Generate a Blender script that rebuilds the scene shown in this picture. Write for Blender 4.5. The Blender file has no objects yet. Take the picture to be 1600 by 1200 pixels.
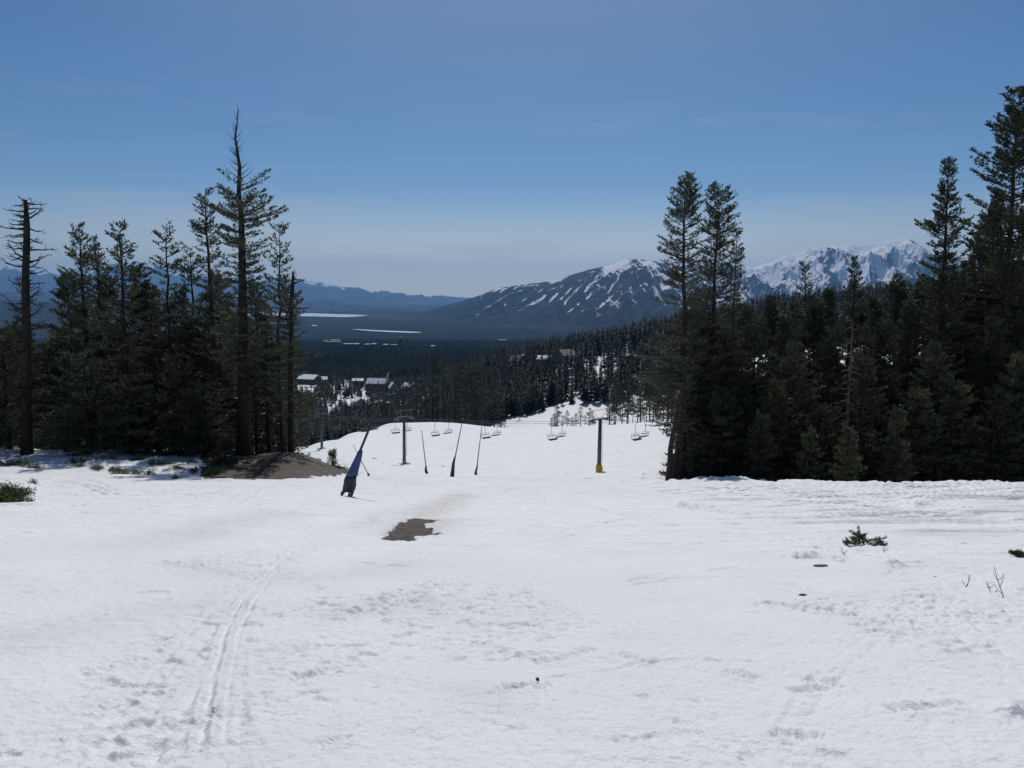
import bpy, math, random
import numpy as np
from math import radians as R

# ------------------------------------------------------------------ camera, sky, sun, exposure
S = bpy.context.scene
F = 1256.0; PW, PH = 1600, 1200; PITCH = R(6.6); EYE = 1.7
cam_data = bpy.data.cameras.new('camera'); cam = bpy.data.objects.new('camera', cam_data)
S.collection.objects.link(cam); S.camera = cam
cam.location = (0, 0, EYE); cam.rotation_euler = (R(90) - PITCH, 0, 0)
cam_data.sensor_fit = 'HORIZONTAL'; cam_data.sensor_width = 36; cam_data.lens = 36 * F / PW
cam_data.clip_start = 0.05; cam_data.clip_end = 200000
SUN_EL, SUN_AZ = R(52), R(1)          # azimuth measured from +Y towards +X
W = bpy.data.worlds.new('World'); S.world = W; W.use_nodes = True
nt = W.node_tree
for n in list(nt.nodes): nt.nodes.remove(n)
wo = nt.nodes.new('ShaderNodeOutputWorld'); bg = nt.nodes.new('ShaderNodeBackground'); sk = nt.nodes.new('ShaderNodeTexSky')
sk.sky_type = 'NISHITA'; sk.sun_disc = False; sk.sun_elevation = SUN_EL; sk.sun_rotation = SUN_AZ
sk.altitude = 2700; sk.air_density = 1.0; sk.dust_density = 1.4; sk.ozone_density = 2.0
bg.inputs[1].default_value = 0.068
def wn(t, **k):
    n = nt.nodes.new(t)
    for a_, b_ in k.items(): setattr(n, a_, b_)
    return n
hs = wn('ShaderNodeHueSaturation'); hs.inputs['Saturation'].default_value = 1.22; hs.inputs['Value'].default_value = 1.0
tcw = wn('ShaderNodeTexCoord'); sx = wn('ShaderNodeSeparateXYZ')
mz = wn('ShaderNodeMapRange', interpolation_type='SMOOTHSTEP'); mz.inputs[1].default_value = -.02; mz.inputs[2].default_value = .13; mz.inputs[3].default_value = 1; mz.inputs[4].default_value = 0
mx_ = wn('ShaderNodeMapRange', interpolation_type='SMOOTHSTEP'); mx_.inputs[1].default_value = .15; mx_.inputs[2].default_value = .85; mx_.inputs[3].default_value = 1; mx_.inputs[4].default_value = .25
ab = wn('ShaderNodeMath', operation='ABSOLUTE'); mu = wn('ShaderNodeMath', operation='MULTIPLY')
ng = nt.links.new
ng(sk.outputs[0], hs.inputs['Color']); ng(tcw.outputs['Generated'], sx.inputs[0]); ng(sx.outputs['Z'], mz.inputs[0]); ng(sx.outputs['X'], ab.inputs[0]); ng(ab.outputs[0], mx_.inputs[0])
ng(mz.outputs[0], mu.inputs[0]); ng(mx_.outputs[0], mu.inputs[1])
glow = wn('ShaderNodeMix', data_type='RGBA'); glow.inputs[7].default_value = (16.0, 14.2, 10.8, 1); mu2 = wn('ShaderNodeMath', operation='MULTIPLY'); mu2.inputs[1].default_value = .75
ng(mu.outputs[0], mu2.inputs[0]); ng(mu2.outputs[0], glow.inputs[0]); ng(hs.outputs[0], glow.inputs[6])
# faint high cirrus, stretched along the horizon
mpw = wn('ShaderNodeMapping'); mpw.inputs['Scale'].default_value = (2.2, 2.2, 14); mpw.inputs['Rotation'].default_value = (0, R(6), 0)
nw = wn('ShaderNodeTexNoise'); nw.inputs['Scale'].default_value = 1.7; nw.inputs['Detail'].default_value = 7; nw.inputs['Roughness'].default_value = .6; nw.inputs['Distortion'].default_value = .6
mc = wn('ShaderNodeMapRange', interpolation_type='SMOOTHSTEP'); mc.inputs[1].default_value = .50; mc.inputs[2].default_value = .78; mc.inputs[4].default_value = .5
mh = wn('ShaderNodeMapRange', interpolation_type='SMOOTHSTEP'); mh.inputs[1].default_value = .10; mh.inputs[2].default_value = .26; mh.inputs[3].default_value = 1; mh.inputs[4].default_value = 0
mm = wn('ShaderNodeMath', operation='MULTIPLY'); cir = wn('ShaderNodeMix', data_type='RGBA'); cir.inputs[7].default_value = (7.5, 7.6, 7.4, 1)
ng(tcw.outputs['Generated'], mpw.inputs[0]); ng(mpw.outputs[0], nw.inputs['Vector']); ng(nw.outputs[0], mc.inputs[0]); ng(sx.outputs['Z'], mh.inputs[0])
ng(mc.outputs[0], mm.inputs[0]); ng(mh.outputs[0], mm.inputs[1]); ng(mm.outputs[0], cir.inputs[0]); ng(glow.outputs[2], cir.inputs[6])
# pale aureole spreading down from the sun above the frame
dp_ = wn('ShaderNodeVectorMath', operation='DOT_PRODUCT'); dp_.inputs[1].default_value = (math.sin(SUN_AZ) * math.cos(SUN_EL), math.cos(SUN_AZ) * math.cos(SUN_EL), math.sin(SUN_EL))
md = wn('ShaderNodeMapRange', interpolation_type='SMOOTHSTEP'); md.inputs[1].default_value = .70; md.inputs[2].default_value = 1.0; md.inputs[4].default_value = .42
au = wn('ShaderNodeMix', data_type='RGBA'); au.inputs[7].default_value = (6.5, 6.9, 7.2, 1)
ng(tcw.outputs['Generated'], dp_.inputs[0]); ng(dp_.outputs['Value'], md.inputs[0]); ng(md.outputs[0], au.inputs[0]); ng(cir.outputs[2], au.inputs[6])
nt.links.new(au.outputs[2], bg.inputs[0]); nt.links.new(bg.outputs[0], wo.inputs[0])
sl = bpy.data.lights.new('sun', 'SUN'); sl.energy = 3.0; sl.angle = R(0.5); sl.color = (1, .96, .9)
so = bpy.data.objects.new('sun', sl); S.collection.objects.link(so)
so.rotation_euler = (-(R(90) - SUN_EL), 0, -SUN_AZ)   # light travels towards -Y and down
so.location = (0, 50, 80)
S.view_settings.view_transform = 'Standard'; S.view_settings.look = 'None'
S.view_settings.gamma = 1; S.view_settings.exposure = -0.08; S.view_settings.use_curve_mapping = False
S.cycles.max_bounces = 6; S.cycles.diffuse_bounces = 3; S.cycles.volume_bounces = 0
S.cycles.transparent_max_bounces = 4; S.cycles.use_denoising = True

rng = np.random.default_rng(7); random.seed(7)
col = S.collection

# ------------------------------------------------------------------ helpers
def pray(X, Y):
    a = np.asarray(X, float) - 800; b = 600 - np.asarray(Y, float)
    y = F * math.cos(PITCH) + b * math.sin(PITCH); z = -F * math.sin(PITCH) + b * math.cos(PITCH)
    return a / y, z / y            # u = x/y, ratio = z/y
def zray(Y, d): return EYE + pray(800, Y)[1] * d
def ux(X, Y=700): return float(pray(X, Y)[0])

def _hash(ix, iy, seed):
    h = (ix.astype(np.int64) * 374761393 + iy.astype(np.int64) * 668265263 + seed * 982451653) & 0xffffffff
    h = ((h ^ (h >> 13)) * 1274126177) & 0xffffffff
    return ((h ^ (h >> 16)) & 0xffff) / 65535.0
def vnoise(x, y, seed=0):
    ix = np.floor(x); iy = np.floor(y); fx = x - ix; fy = y - iy
    fx = fx * fx * fx * (fx * (fx * 6 - 15) + 10); fy = fy * fy * fy * (fy * (fy * 6 - 15) + 10)
    a = _hash(ix, iy, seed); b = _hash(ix + 1, iy, seed); c = _hash(ix, iy + 1, seed); d = _hash(ix + 1, iy + 1, seed)
    return (a + (b - a) * fx) * (1 - fy) + (c + (d - c) * fx) * fy
def fbm(x, y, seed=0, o=4, g=.5):
    s = 0; a = 1; t = 0
    for k in range(o):
        s = s + a * vnoise(x + 17.3 * k, y - 9.1 * k, seed + k); t += a; a *= g
        x, y = 1.62 * x - 1.18 * y, 1.18 * x + 1.62 * y
    return s / t
def sstep(a, b, x):
    t = np.clip((x - a) / (b - a), 0, 1); return t * t * (3 - 2 * t)

def tag(o, label=None, cat=None, group=None, kind=None):
    if label: o['label'] = label
    if cat: o['category'] = cat
    if group: o['group'] = group
    if kind: o['kind'] = kind
    return o
def empty(name, loc, rz=0):
    o = bpy.data.objects.new(name, None); o.location = loc; o.rotation_euler = (0, 0, rz); o.empty_display_size = .3
    col.objects.link(o); return o
def meshobj(name, me, parent=None):
    o = bpy.data.objects.new(name, me); col.objects.link(o)
    if parent: o.parent = parent
    return o
def npmesh(name, V, Fq, mats, midx=None, smooth=False, attrs=None):
    """V (n,3), Fq (m,k) with k = 3 or 4"""
    me = bpy.data.meshes.new(name); V = np.asarray(V, np.float32); Fq = np.asarray(Fq, np.int32)
    m, k = Fq.shape
    me.vertices.add(len(V)); me.vertices.foreach_set('co', V.ravel())
    me.loops.add(m * k); me.loops.foreach_set('vertex_index', Fq.ravel())
    me.polygons.add(m); me.polygons.foreach_set('loop_start', np.arange(0, m * k, k, dtype=np.int32))
    if midx is not None: me.polygons.foreach_set('material_index', np.asarray(midx, np.int32))
    if smooth: me.polygons.foreach_set('use_smooth', np.ones(m, bool))
    for M in mats: me.materials.append(M)
    me.update(calc_edges=True); me.validate()
    for nm, arr in (attrs or {}).items():
        a = me.attributes.new(nm, 'FLOAT', 'POINT'); a.data.foreach_set('value', np.asarray(arr, np.float32))
    return me
class MB:
    def __init__(s): s.v = []; s.f = []; s.n = 0
    def add(s, V, Fs):
        s.v.append(np.asarray(V, float)); s.f += [tuple(i + s.n for i in f) for f in Fs]; s.n += len(V)
    def box(s, c, d, M=None):
        x, y, z = [k / 2 for k in d]
        V = np.array([(-x, -y, -z), (x, -y, -z), (x, y, -z), (-x, y, -z), (-x, -y, z), (x, -y, z), (x, y, z), (-x, y, z)])
        if M is not None: V = V @ np.asarray(M).T
        s.add(V + np.asarray(c), [(0, 3, 2, 1), (4, 5, 6, 7), (0, 1, 5, 4), (1, 2, 6, 5), (2, 3, 7, 6), (3, 0, 4, 7)])
    def tube(s, P, rad, n=8, cap=True, sx=1, sy=1):
        P = np.asarray(P, float); rad = np.broadcast_to(np.asarray(rad, float), (len(P),))
        T = np.gradient(P, axis=0); T /= np.linalg.norm(T, axis=1)[:, None] + 1e-9
        ref = np.array([0, 0, 1.]) if abs(T[0][2]) < .9 else np.array([0, 1., 0])
        A = np.cross(T, ref); A /= np.linalg.norm(A, axis=1)[:, None] + 1e-9; B = np.cross(T, A)
        th = np.arange(n) * 2 * math.pi / n
        V = P[:, None] + rad[:, None, None] * (A[:, None] * np.cos(th)[None, :, None] * sx + B[:, None] * np.sin(th)[None, :, None] * sy)
        Fs = [(i * n + j, i * n + (j + 1) % n, (i + 1) * n + (j + 1) % n, (i + 1) * n + j) for i in range(len(P) - 1) for j in range(n)]
        if cap: Fs += [tuple(range(n))[::-1], tuple((len(P) - 1) * n + j for j in range(n))]
        s.add(V.reshape(-1, 3), Fs)
    def build(s, name, mat, parent=None, smooth=False, loc=None):
        me = bpy.data.meshes.new(name); me.from_pydata(np.concatenate(s.v).tolist(), [], s.f); me.materials.append(mat)
        if smooth: me.polygons.foreach_set('use_smooth', np.ones(len(me.polygons), bool))
        me.update(); o = meshobj(name, me, parent)
        if loc is not None: o.location = loc
        return o
def copy_tree(o, parent=None):
    c = o.copy(); col.objects.link(c)
    if parent: c.parent = parent
    for ch in [q for q in o.children]: copy_tree(ch, c)
    return c

# ------------------------------------------------------------------ materials
def mat(name, base, rough=.6, metal=0, noise=None, bump=None, spec=.3):
    """base colour; noise=(scale, colour2, lo, hi); bump=(scale, strength, distance)"""
    m = bpy.data.materials.new(name); m.use_nodes = True; t = m.node_tree; b = t.nodes['Principled BSDF']
    b.inputs['Base Color'].default_value = (*base, 1); b.inputs['Roughness'].default_value = rough
    b.inputs['Metallic'].default_value = metal; b.inputs['Specular IOR Level'].default_value = spec
    tc = t.nodes.new('ShaderNodeTexCoord')
    if noise:
        n = t.nodes.new('ShaderNodeTexNoise'); n.inputs['Scale'].default_value = noise[0]; n.inputs['Detail'].default_value = 5
        r = t.nodes.new('ShaderNodeMapRange'); r.inputs[1].default_value = noise[2]; r.inputs[2].default_value = noise[3]
        x = t.nodes.new('ShaderNodeMix'); x.data_type = 'RGBA'; x.inputs[6].default_value = (*base, 1); x.inputs[7].default_value = (*noise[1], 1)
        t.links.new(tc.outputs['Object'], n.inputs['Vector']); t.links.new(n.outputs[0], r.inputs[0])
        t.links.new(r.outputs[0], x.inputs[0]); t.links.new(x.outputs[2], b.inputs['Base Color'])
    if bump:
        n = t.nodes.new('ShaderNodeTexNoise'); n.inputs['Scale'].default_value = bump[0]; n.inputs['Detail'].default_value = 4
        u = t.nodes.new('ShaderNodeBump'); u.inputs['Strength'].default_value = bump[1]; u.inputs['Distance'].default_value = bump[2]
        t.links.new(tc.outputs['Object'], n.inputs['Vector']); t.links.new(n.outputs[0], u.inputs['Height']); t.links.new(u.outputs[0], b.inputs['Normal'])
    return m
def foliage(name, a, b2, trans=.0):
    m = mat(name, a, .65, noise=(.9, b2, .35, .65), spec=.25)
    t = m.node_tree; b = t.nodes['Principled BSDF']
    g = t.nodes.new('ShaderNodeObjectInfo'); h = t.nodes.new('ShaderNodeHueSaturation')
    mr = t.nodes.new('ShaderNodeMapRange'); mr.inputs[3].default_value = .75; mr.inputs[4].default_value = 1.3
    lk = b.inputs['Base Color'].links[0].from_socket
    t.links.new(g.outputs['Random'], mr.inputs[0]); t.links.new(mr.outputs[0], h.inputs['Value'])
    t.links.new(lk, h.inputs['Color']); t.links.new(h.outputs[0], b.inputs['Base Color'])
    if trans:
        tr = t.nodes.new('ShaderNodeBsdfTranslucent'); ad = t.nodes.new('ShaderNodeMixShader'); ad.inputs[0].default_value = trans
        t.links.new(h.outputs[0], tr.inputs[0]); t.links.new(b.outputs[0], ad.inputs[1]); t.links.new(tr.outputs[0], ad.inputs[2])
        t.links.new(ad.outputs[0], t.nodes['Material Output'].inputs['Surface'])
    return m
M_fir = foliage('needles_fir', (.05, .064, .04), (.085, .092, .05), .28)
M_hem = foliage('needles_grey', (.07, .085, .058), (.11, .112, .07), .28)
M_far = foliage('needles_far', (.028, .042, .032), (.045, .056, .038), .1)
M_valley = mat('needles_valley', (.022, .034, .03), .9, noise=(.006, (.06, .068, .056), .45, .62), spec=0)
M_bark = mat('bark', (.035, .025, .02), .9, noise=(3, (.06, .043, .034), .4, .65), bump=(14, .8, .05))
M_barkdk = mat('bark_dark', (.02, .016, .014), .9, noise=(3, (.035, .027, .023), .4, .65), bump=(14, .8, .05))
M_dead = mat('dead_wood', (.065, .058, .052), .85, noise=(4, (.12, .11, .1), .4, .65), bump=(20, .5, .03))
M_shrub = mat('shrub_leaves', (.075, .11, .03), .55, noise=(3, (.13, .15, .05), .4, .65))
M_rock = mat('rock', (.12, .11, .1), .9, noise=(3, (.22, .2, .18), .4, .6), bump=(5, .8, .1))
M_steel = mat('galvanised_steel', (.26, .27, .28), .45, .6, noise=(6, (.17, .18, .19), .4, .6))
M_tower = mat('tower_paint', (.06, .068, .078), .5, .2, noise=(2, (.09, .1, .11), .4, .65))
M_green = mat('tower_green_paint', (.035, .075, .075), .5, .2, noise=(2, (.05, .1, .1), .4, .65))
M_yellow = mat('yellow_pad', (.5, .36, .04), .6, noise=(3, (.38, .27, .05), .45, .65), bump=(6, .3, .03))
M_conc = mat('concrete', (.33, .31, .28), .9, noise=(4, (.22, .2, .18), .4, .65), bump=(10, .4, .02))
M_blue = mat('blue_vinyl', (.03, .065, .17), .55, noise=(2.5, (.045, .09, .22), .4, .65), bump=(4, .5, .06))
M_navy = mat('dark_vinyl', (.03, .036, .05), .55, noise=(3, (.05, .055, .07), .4, .65), bump=(5, .5, .06))
M_black = mat('black_rubber', (.02, .02, .022), .6)
M_seat = mat('chair_seat', (.04, .042, .046), .6, noise=(5, (.06, .062, .066), .4, .6))
M_pole = mat('lance_metal', (.05, .047, .04), .6, .1, noise=(4, (.03, .028, .025), .4, .6))
M_rope = mat('steel_rope', (.12, .12, .13), .5, .5)
M_roofsnow = mat('roof_snow', (.8, .82, .85), .6, noise=(.3, (.72, .75, .8), .4, .6), bump=(1, .3, .1))
M_oldsnow = mat('old_roof_snow', (.5, .52, .55), .8, noise=(.05, (.25, .26, .28), .45, .6), spec=0)
M_glass = mat('window_glass', (.03, .04, .06), .08, spec=.6)

# ------------------------------------------------------------------ terrain height table  (u = x/y columns, log distance rows)
VAL = [(2000, -170), (4000, -262), (7000, -405), (10000, -405), (13000, -450), (90000, -450)]
def Yd(d, Y): return (d, float(zray(Y, d)))
near = lambda s: [(.5, -.21 * .5), (6, -.21 * 6), (12, -(.6 * .21 + .4 * s) * 12), (30, -s * 30)]
L0 = near(.200) + [Yd(52, 745), Yd(60, 722), Yd(70, 701), (80, -15), (110, -26), (200, -52), (400, -95), (700, -125), (1000, -140), (1500, -152)]
COLS = {
 -900: L0, -300: L0,
 0: L0,
 250: near(.207) + [Yd(50, 752), Yd(55, 738), Yd(70, 702), (80, -15.2), (110, -26), (200, -50), (400, -92), (700, -122), (1000, -138), (1500, -150)],
 380: near(.215) + [Yd(55, 746), Yd(60, 734), Yd(68, 704), (76, -15.3), (110, -27), (200, -48), (300, -66), (600, -115), (1000, -135), (1500, -150)],
 460: near(.222) + [Yd(55, 750), Yd(60, 734), Yd(66, 706), (72, -15.3), (85, -20), (120, -28), (200, -42.6), (240, -50), Yd(265, 697), (300, -62), (450, -95), (600, -112), (880, -130), (1120, -129), (1500, -148)],
 500: near(.223) + [Yd(48, 768), Yd(61, 739), Yd(67, 720), (75, -17.6), (90, -21.5), (150, -34.5), (200, -42.9), Yd(260, 703), Yd(290, 684), (330, -66), (450, -95), (600, -112), (880, -130), (1120, -129), (1500, -148)],
 545: near(.2235) + [Yd(48, 775), Yd(64, 741), (75, -17.2), (90, -21), (130, -29.6), (150, -33.2), Yd(200, 723), Yd(260, 701), Yd(340, 668), (380, -73), (450, -95), (600, -112), (880, -130), (1120, -129), (1500, -148)],
 600: near(.2235) + [Yd(48, 776), Yd(65, 755), Yd(92, 745), Yd(150, 739), Yd(200, 725), Yd(260, 703), Yd(395, 655), (450, -84), (550, -108), (880, -130), (1120, -129), (1500, -148)],
 700: near(.2235) + [Yd(48, 776), Yd(65, 756), Yd(92, 744), Yd(150, 739), Yd(200, 725), Yd(260, 703), Yd(385, 654), (440, -80), (520, -100), (700, -112), (900, -104), (1200, -135)],
 780: near(.223) + [Yd(48, 776), Yd(65, 758), Yd(92, 745), Yd(150, 739), Yd(200, 725), Yd(260, 701), Yd(360, 665), (420, -74), (500, -90), (600, -98), (700, -100), (880, -88), (1000, -92), (1250, -135)],
 850: near(.223) + [Yd(48, 776), Yd(65, 758), Yd(92, 746), Yd(150, 740), Yd(200, 723), Yd(260, 700), Yd(350, 665), (420, -75), Yd(520, 665), Yd(640, 634), (760, -87), (900, -73), (1000, -78), (1250, -130)],
 920: near(.222) + [Yd(48, 776), Yd(65, 757), Yd(92, 747), Yd(150, 740), Yd(200, 722), Yd(260, 699), Yd(345, 662), (420, -73), Yd(520, 663), Yd(600, 636), Yd(700, 600), Yd(850, 558), (1000, -68), (1300, -125)],
 1035: near(.221) + [Yd(48, 773), Yd(64, 752), Yd(92, 745), Yd(150, 740), Yd(200, 720), Yd(260, 697), Yd(340, 656), (420, -70), (520, -80), Yd(650, 600), Yd(850, 532), (1000, -46), (1300, -110)],
 1100: near(.219) + [Yd(48, 768), Yd(64, 744), (70, -17), (80, -23), (95, -27), (150, -38), (200, -46), (300, -52), (450, -62), (650, -62), Yd(850, 515), (1000, -40), (1350, -105)],
 1180: near(.218) + [Yd(48, 768), Yd(62, 748), (69, -17), (80, -23), (95, -27), (150, -38), (200, -45), (300, -50), (500, -50), (850, -28), (1000, -25), (1400, -90)],
 1350: near(.215) + [Yd(48, 766), Yd(60, 749), (68, -17), (80, -23), (95, -27), (150, -37), (200, -43), (300, -45), (500, -42), (850, -14), (1000, -12), (1400, -80)],
 1600: near(.214) + [Yd(48, 764), Yd(58, 748), (66, -16.5), (80, -22.5), (95, -26), (150, -35), (200, -40), (300, -40), (500, -32), (850, -2), (1000, 2), (1400, -70)],
}
COLS[1900] = COLS[1600]; COLS[2500] = COLS[1600]
NL = 700; LD = np.linspace(math.log(.5), math.log(90000), NL)
cx = sorted(COLS); cu = np.array([ux(X) for X in cx])
prof = []
for X in cx:
    pts = COLS[X] + [p for p in VAL if p[0] > COLS[X][-1][0]]
    p = np.array(pts); prof.append(np.interp(LD, np.log(p[:, 0]), p[:, 1] / p[:, 0]))
prof = np.array(prof)
UG = np.linspace(-1.2, 1.2, 481)
TAB = np.empty((481, NL))
for j in range(NL): TAB[:, j] = np.interp(UG, cu, prof[:, j])
def gk(s):
    k = np.arange(-int(3 * s), int(3 * s) + 1); w = np.exp(-k * k / (2 * s * s)); return w / w.sum()
def blur(A, s, ax):
    k = gk(s); n = len(k) // 2
    P = np.pad(A, [(n, n) if i == ax else (0, 0) for i in range(2)], mode='edge')
    return np.apply_along_axis(lambda v: np.convolve(v, k, 'valid'), ax, P)
TAB = blur(blur(TAB, 2.2, 1), 2.4, 0)
def H(x, y):
    x = np.asarray(x, float); y = np.asarray(y, float); r = np.hypot(x, y) + 1e-6
    az = np.arctan2(x, y); azc = np.clip(az, -R(48), R(48)); u = np.tan(azc); d = np.clip(r * np.cos(azc), .5, 89000)
    fu = np.clip((u + 1.2) / 2.4 * 480, 0, 479.999); fl = np.clip((np.log(d) - LD[0]) / (LD[1] - LD[0]), 0, NL - 1.001)
    iu = fu.astype(int); il = fl.astype(int); a = fu - iu; b = fl - il
    t = (TAB[iu, il] * (1 - a) + TAB[iu + 1, il] * a) * (1 - b) + (TAB[iu, il + 1] * (1 - a) + TAB[iu + 1, il + 1] * a) * b
    h = t * d * np.clip(r / .5, 0, 1)
    w = sstep(R(50), R(95), np.abs(az)); back = -.21 * np.clip(y, -3000, 200)
    h = h * (1 - w) + np.where(r < 400, back, back * np.exp(-(r - 400) / 900) - 450 * (1 - np.exp(-(r - 400) / 900))) * w
    m = sstep(30, 130, r)                        # large undulations
    h = h + m * (fbm(x / 22, y / 22, 3, 3) - .5) * 1.1 * (1 - sstep(250, 380, r) * .2) * (1 + 6 * sstep(450, 900, r)) * (1 - sstep(5000, 8000, r))
    h = h + .7 * np.exp(-((x + 17.5) / 4.5) ** 2 - ((y - 64) / 5) ** 2)      # bare knoll
    h = h + .5 * np.exp(-((x - 17.8) / 3.4) ** 2 - ((y - 63) / 2.6) ** 2)   # snow mound at the crest
    return h
def Hs(x, y): return float(H(np.array([x]), np.array([y]))[0])
def gpt(X, Y, dmin=2, dmax=1500):
    u, q = pray(X, Y); d = np.exp(np.linspace(math.log(dmin), math.log(dmax), 3000))
    hh = H(u * d, d); k = np.argmax(EYE + q * d <= hh); return np.array([u * d[k], d[k], hh[k]])
def at(X, d, Y=700):
    x = ux(X, Y) * d; return np.array([x, d, Hs(x, d)])

# ------------------------------------------------------------------ ground sheet (polar, fine in front)
fine = np.arange(-35.5, 35.5, .105)
ang = R(1) * np.concatenate([np.arange(-180, -60, 6), np.arange(-60, -35.5, 1.2), fine, np.arange(35.5, 60, 1.2), np.arange(60, 180, 6)])
rr = [.0]; r = .5
while r < 46000:
    rr.append(r)
    r *= 1.10 if r < 2 else (1.0036 if r < 24 else 1.0047 if r < 60 else (1.0065 if r < 450 else (1.012 if r < 1500 else 1.035)))
rr = np.array(rr[1:])
AA, RR = np.meshgrid(ang, rr, indexing='ij'); GX = RR * np.sin(AA); GY = RR * np.cos(AA); GZ = H(GX, GY)
g = GX.shape
fade = np.exp(-(RR / 260) ** 2)
# broad wind and grooming relief, chunks, ski tracks
wx = GX + .8 * (fbm(GX / 3, GY / 3, 11, 2) - .5); wy = GY + .8 * (fbm(GX / 3 + 9, GY / 3, 12, 2) - .5)
GZ += fade * .10 * (fbm(wx / 2.6, wy / 3.4, 21, 3) - .5)
zone = sstep(.47, .66, fbm(GX / 2.1, GY / 4.5, 31, 3))
midz = sstep(.3, .6, fbm(GX / 9 + 3, GY / 14, 33, 2))
hf = np.exp(-(RR / 42) ** 2)
chop = fbm(GX / .17, GY / .17, 41, 4, .62)
GZ += hf * .085 * (.15 + zone * (.3 + .7 * midz)) * (np.abs(chop - .5) * -2 + .35)
pits = sstep(.66, .80, fbm(GX / .26, GY / .3, 61, 2))
GZ -= hf * .036 * pits * (.2 + .8 * zone)
cor = fbm(GX / .055 + 5, GY / .075, 71, 3, .6)
GZ += hf * .02 * (cor - .5) * (1 - sstep(12, 20, RR))
GZ += hf * .05 * (fbm(GX / .55, GY / .7, 73, 3) - .5)
# long grooming / traverse marks that run across the right side and the lower slope
side = sstep(0, 14, GX - .12 * GY + 3)
st = fbm(GX / 5.5, (GY - .05 * GX) / .55, 81, 3)
GZ += fade * np.clip(RR / 20, .15, 2.2) * .16 * side * (sstep(.45, .8, st) - .5) * sstep(9, 24, RR)
st2 = fbm(GX / 9, (GY + .12 * GX) / 1.6, 91, 4)
GZ += fade * sstep(40, 90, RR) * .8 * (st2 - .5) * (1 - .5 * side)
st3 = fbm(GX / 7, GY / 2.2, 95, 4, .6)
GZ -= fade * sstep(70, 130, RR) * .35 * sstep(.58, .72, st3)
da = sstep(.60, .70, fbm((GX + .15 * GY) / .8, GY / .34, 111, 3)) * sstep(.42, .58, fbm(GX / 7, GY / 9, 113, 2)) * sstep(10, 18, RR) * (1 - sstep(55, 80, RR))
GZ -= .06 * da * np.clip(RR / 25, .5, 2)
db = sstep(.60, .69, fbm(GX / 3.2, (GY - .1 * GX) / 1.5, 117, 4)) * sstep(.4, .55, fbm(GX / 24, GY / 30, 119, 2)) * sstep(50, 70, RR) * (1 - sstep(300, 380, RR))
GZ -= .34 * db * np.clip(RR / 110, .5, 1.8)
mot = fbm(GX / 1.3, GY / 2.4, 97, 3)
GZ -= fade * sstep(18, 45, RR) * .10 * sstep(.6, .75, mot) * (.3 + .7 * zone)

def track(pts, w, depth, ridge=.5, offs=(0,), wob=.0, k=60):
    P = np.array([gpt(*p)[:2] for p in pts])
    t = np.linspace(0, 1, len(P)); tt = np.linspace(0, 1, k)
    Q = np.stack([np.interp(tt, t, P[:, i]) for i in (0, 1)], 1)
    kk = gk(3); Q = np.stack([np.convolve(np.pad(Q[:, i], len(kk) // 2, mode='reflect', reflect_type='odd'), kk, 'valid') for i in (0, 1)], 1)
    lo = Q.min(0) - 1.5; hi = Q.max(0) + 1.5
    sel = np.nonzero((GX > lo[0]) & (GX < hi[0]) & (GY > lo[1]) & (GY < hi[1]))
    if len(sel[0]) == 0: return
    px, py = GX[sel], GY[sel]; best = np.full(len(px), 1e9); sd = np.zeros(len(px)); tb = np.zeros(len(px))
    for i in range(len(Q) - 1):
        a, b = Q[i], Q[i + 1]; ab = b - a; L2 = ab @ ab + 1e-9
        s = np.clip(((px - a[0]) * ab[0] + (py - a[1]) * ab[1]) / L2, 0, 1)
        dx = px - a[0] - s * ab[0]; dy = py - a[1] - s * ab[1]; dd = dx * dx + dy * dy
        m = dd < best; best[m] = dd[m]; sd[m] = (np.sqrt(dd) * np.sign(ab[0] * dy - ab[1] * dx))[m]; tb[m] = ((i + s) / (len(Q) - 1))[m]
    endf = sstep(0, .08, tb) * (1 - sstep(.92, 1, tb)); br = .55 + .45 * sstep(.35, .6, vnoise(tb * 37, tb * 0 + 3, 5))
    for o in offs:
        x = (sd - o + wob * (vnoise(tb * 30, tb * 0, 8) - .5)) / w
        GZ[sel] += endf * br * depth * (-np.exp(-x * x) + ridge * np.exp(-((np.abs(x) - 2) ** 2)))
track([(345, 1199), (350, 1120), (362, 1020), (385, 945), (430, 895), (500, 835), (560, 800)], .028, .02, .9, (0, .12))
track([(330, 1199), (338, 1110), (352, 1010), (378, 930), (425, 880)], .04, .015, .5, (-.12,))
track([(190, 1190), (262, 1080), (330, 990), (392, 925), (450, 880)], .03, .009, .7, (0, .22))
track([(230, 1199), (290, 1110), (345, 1020), (400, 940)], .03, .012, .7, (0,))
track([(0, 1010), (90, 985), (180, 955), (300, 930)], .06, .02, .6, (0, .3))
track([(545, 960), (590, 945), (625, 932), (660, 922)], .10, .05, .9, (0,), .1)
track([(20, 770), (70, 752), (130, 758), (165, 775)], .12, .09, .3, (0, .5))
track([(70, 752), (110, 745), (150, 752), (190, 770)], .12, .09, .3, (0,))
track([(0, 800), (90, 790), (170, 781), (260, 776)], .12, .08, .3, (0,))
track([(360, 790), (400, 765), (440, 750)], .14, .08, .3, (0, .6))
track([(915, 790), (960, 800), (1010, 815), (1060, 822)], .14, .10, .3, (0,), .2)
track([(1045, 785), (1085, 795), (1130, 800), (1190, 806)], .18, .14, .4, (0, .7), .3)
track([(930, 818), (990, 812), (1060, 806)], .12, .08, .3, (0,))
track([(1330, 1005), (1400, 960), (1440, 1015), (1480, 1050)], .04, .012, .6, (0,), .2)
track([(1400, 940), (1460, 950), (1520, 970), (1580, 1040)], .04, .015, .6, (0,), .2)
track([(1215, 868), (1260, 872), (1320, 870)], .12, .06, .5, (0,), .2)
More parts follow.
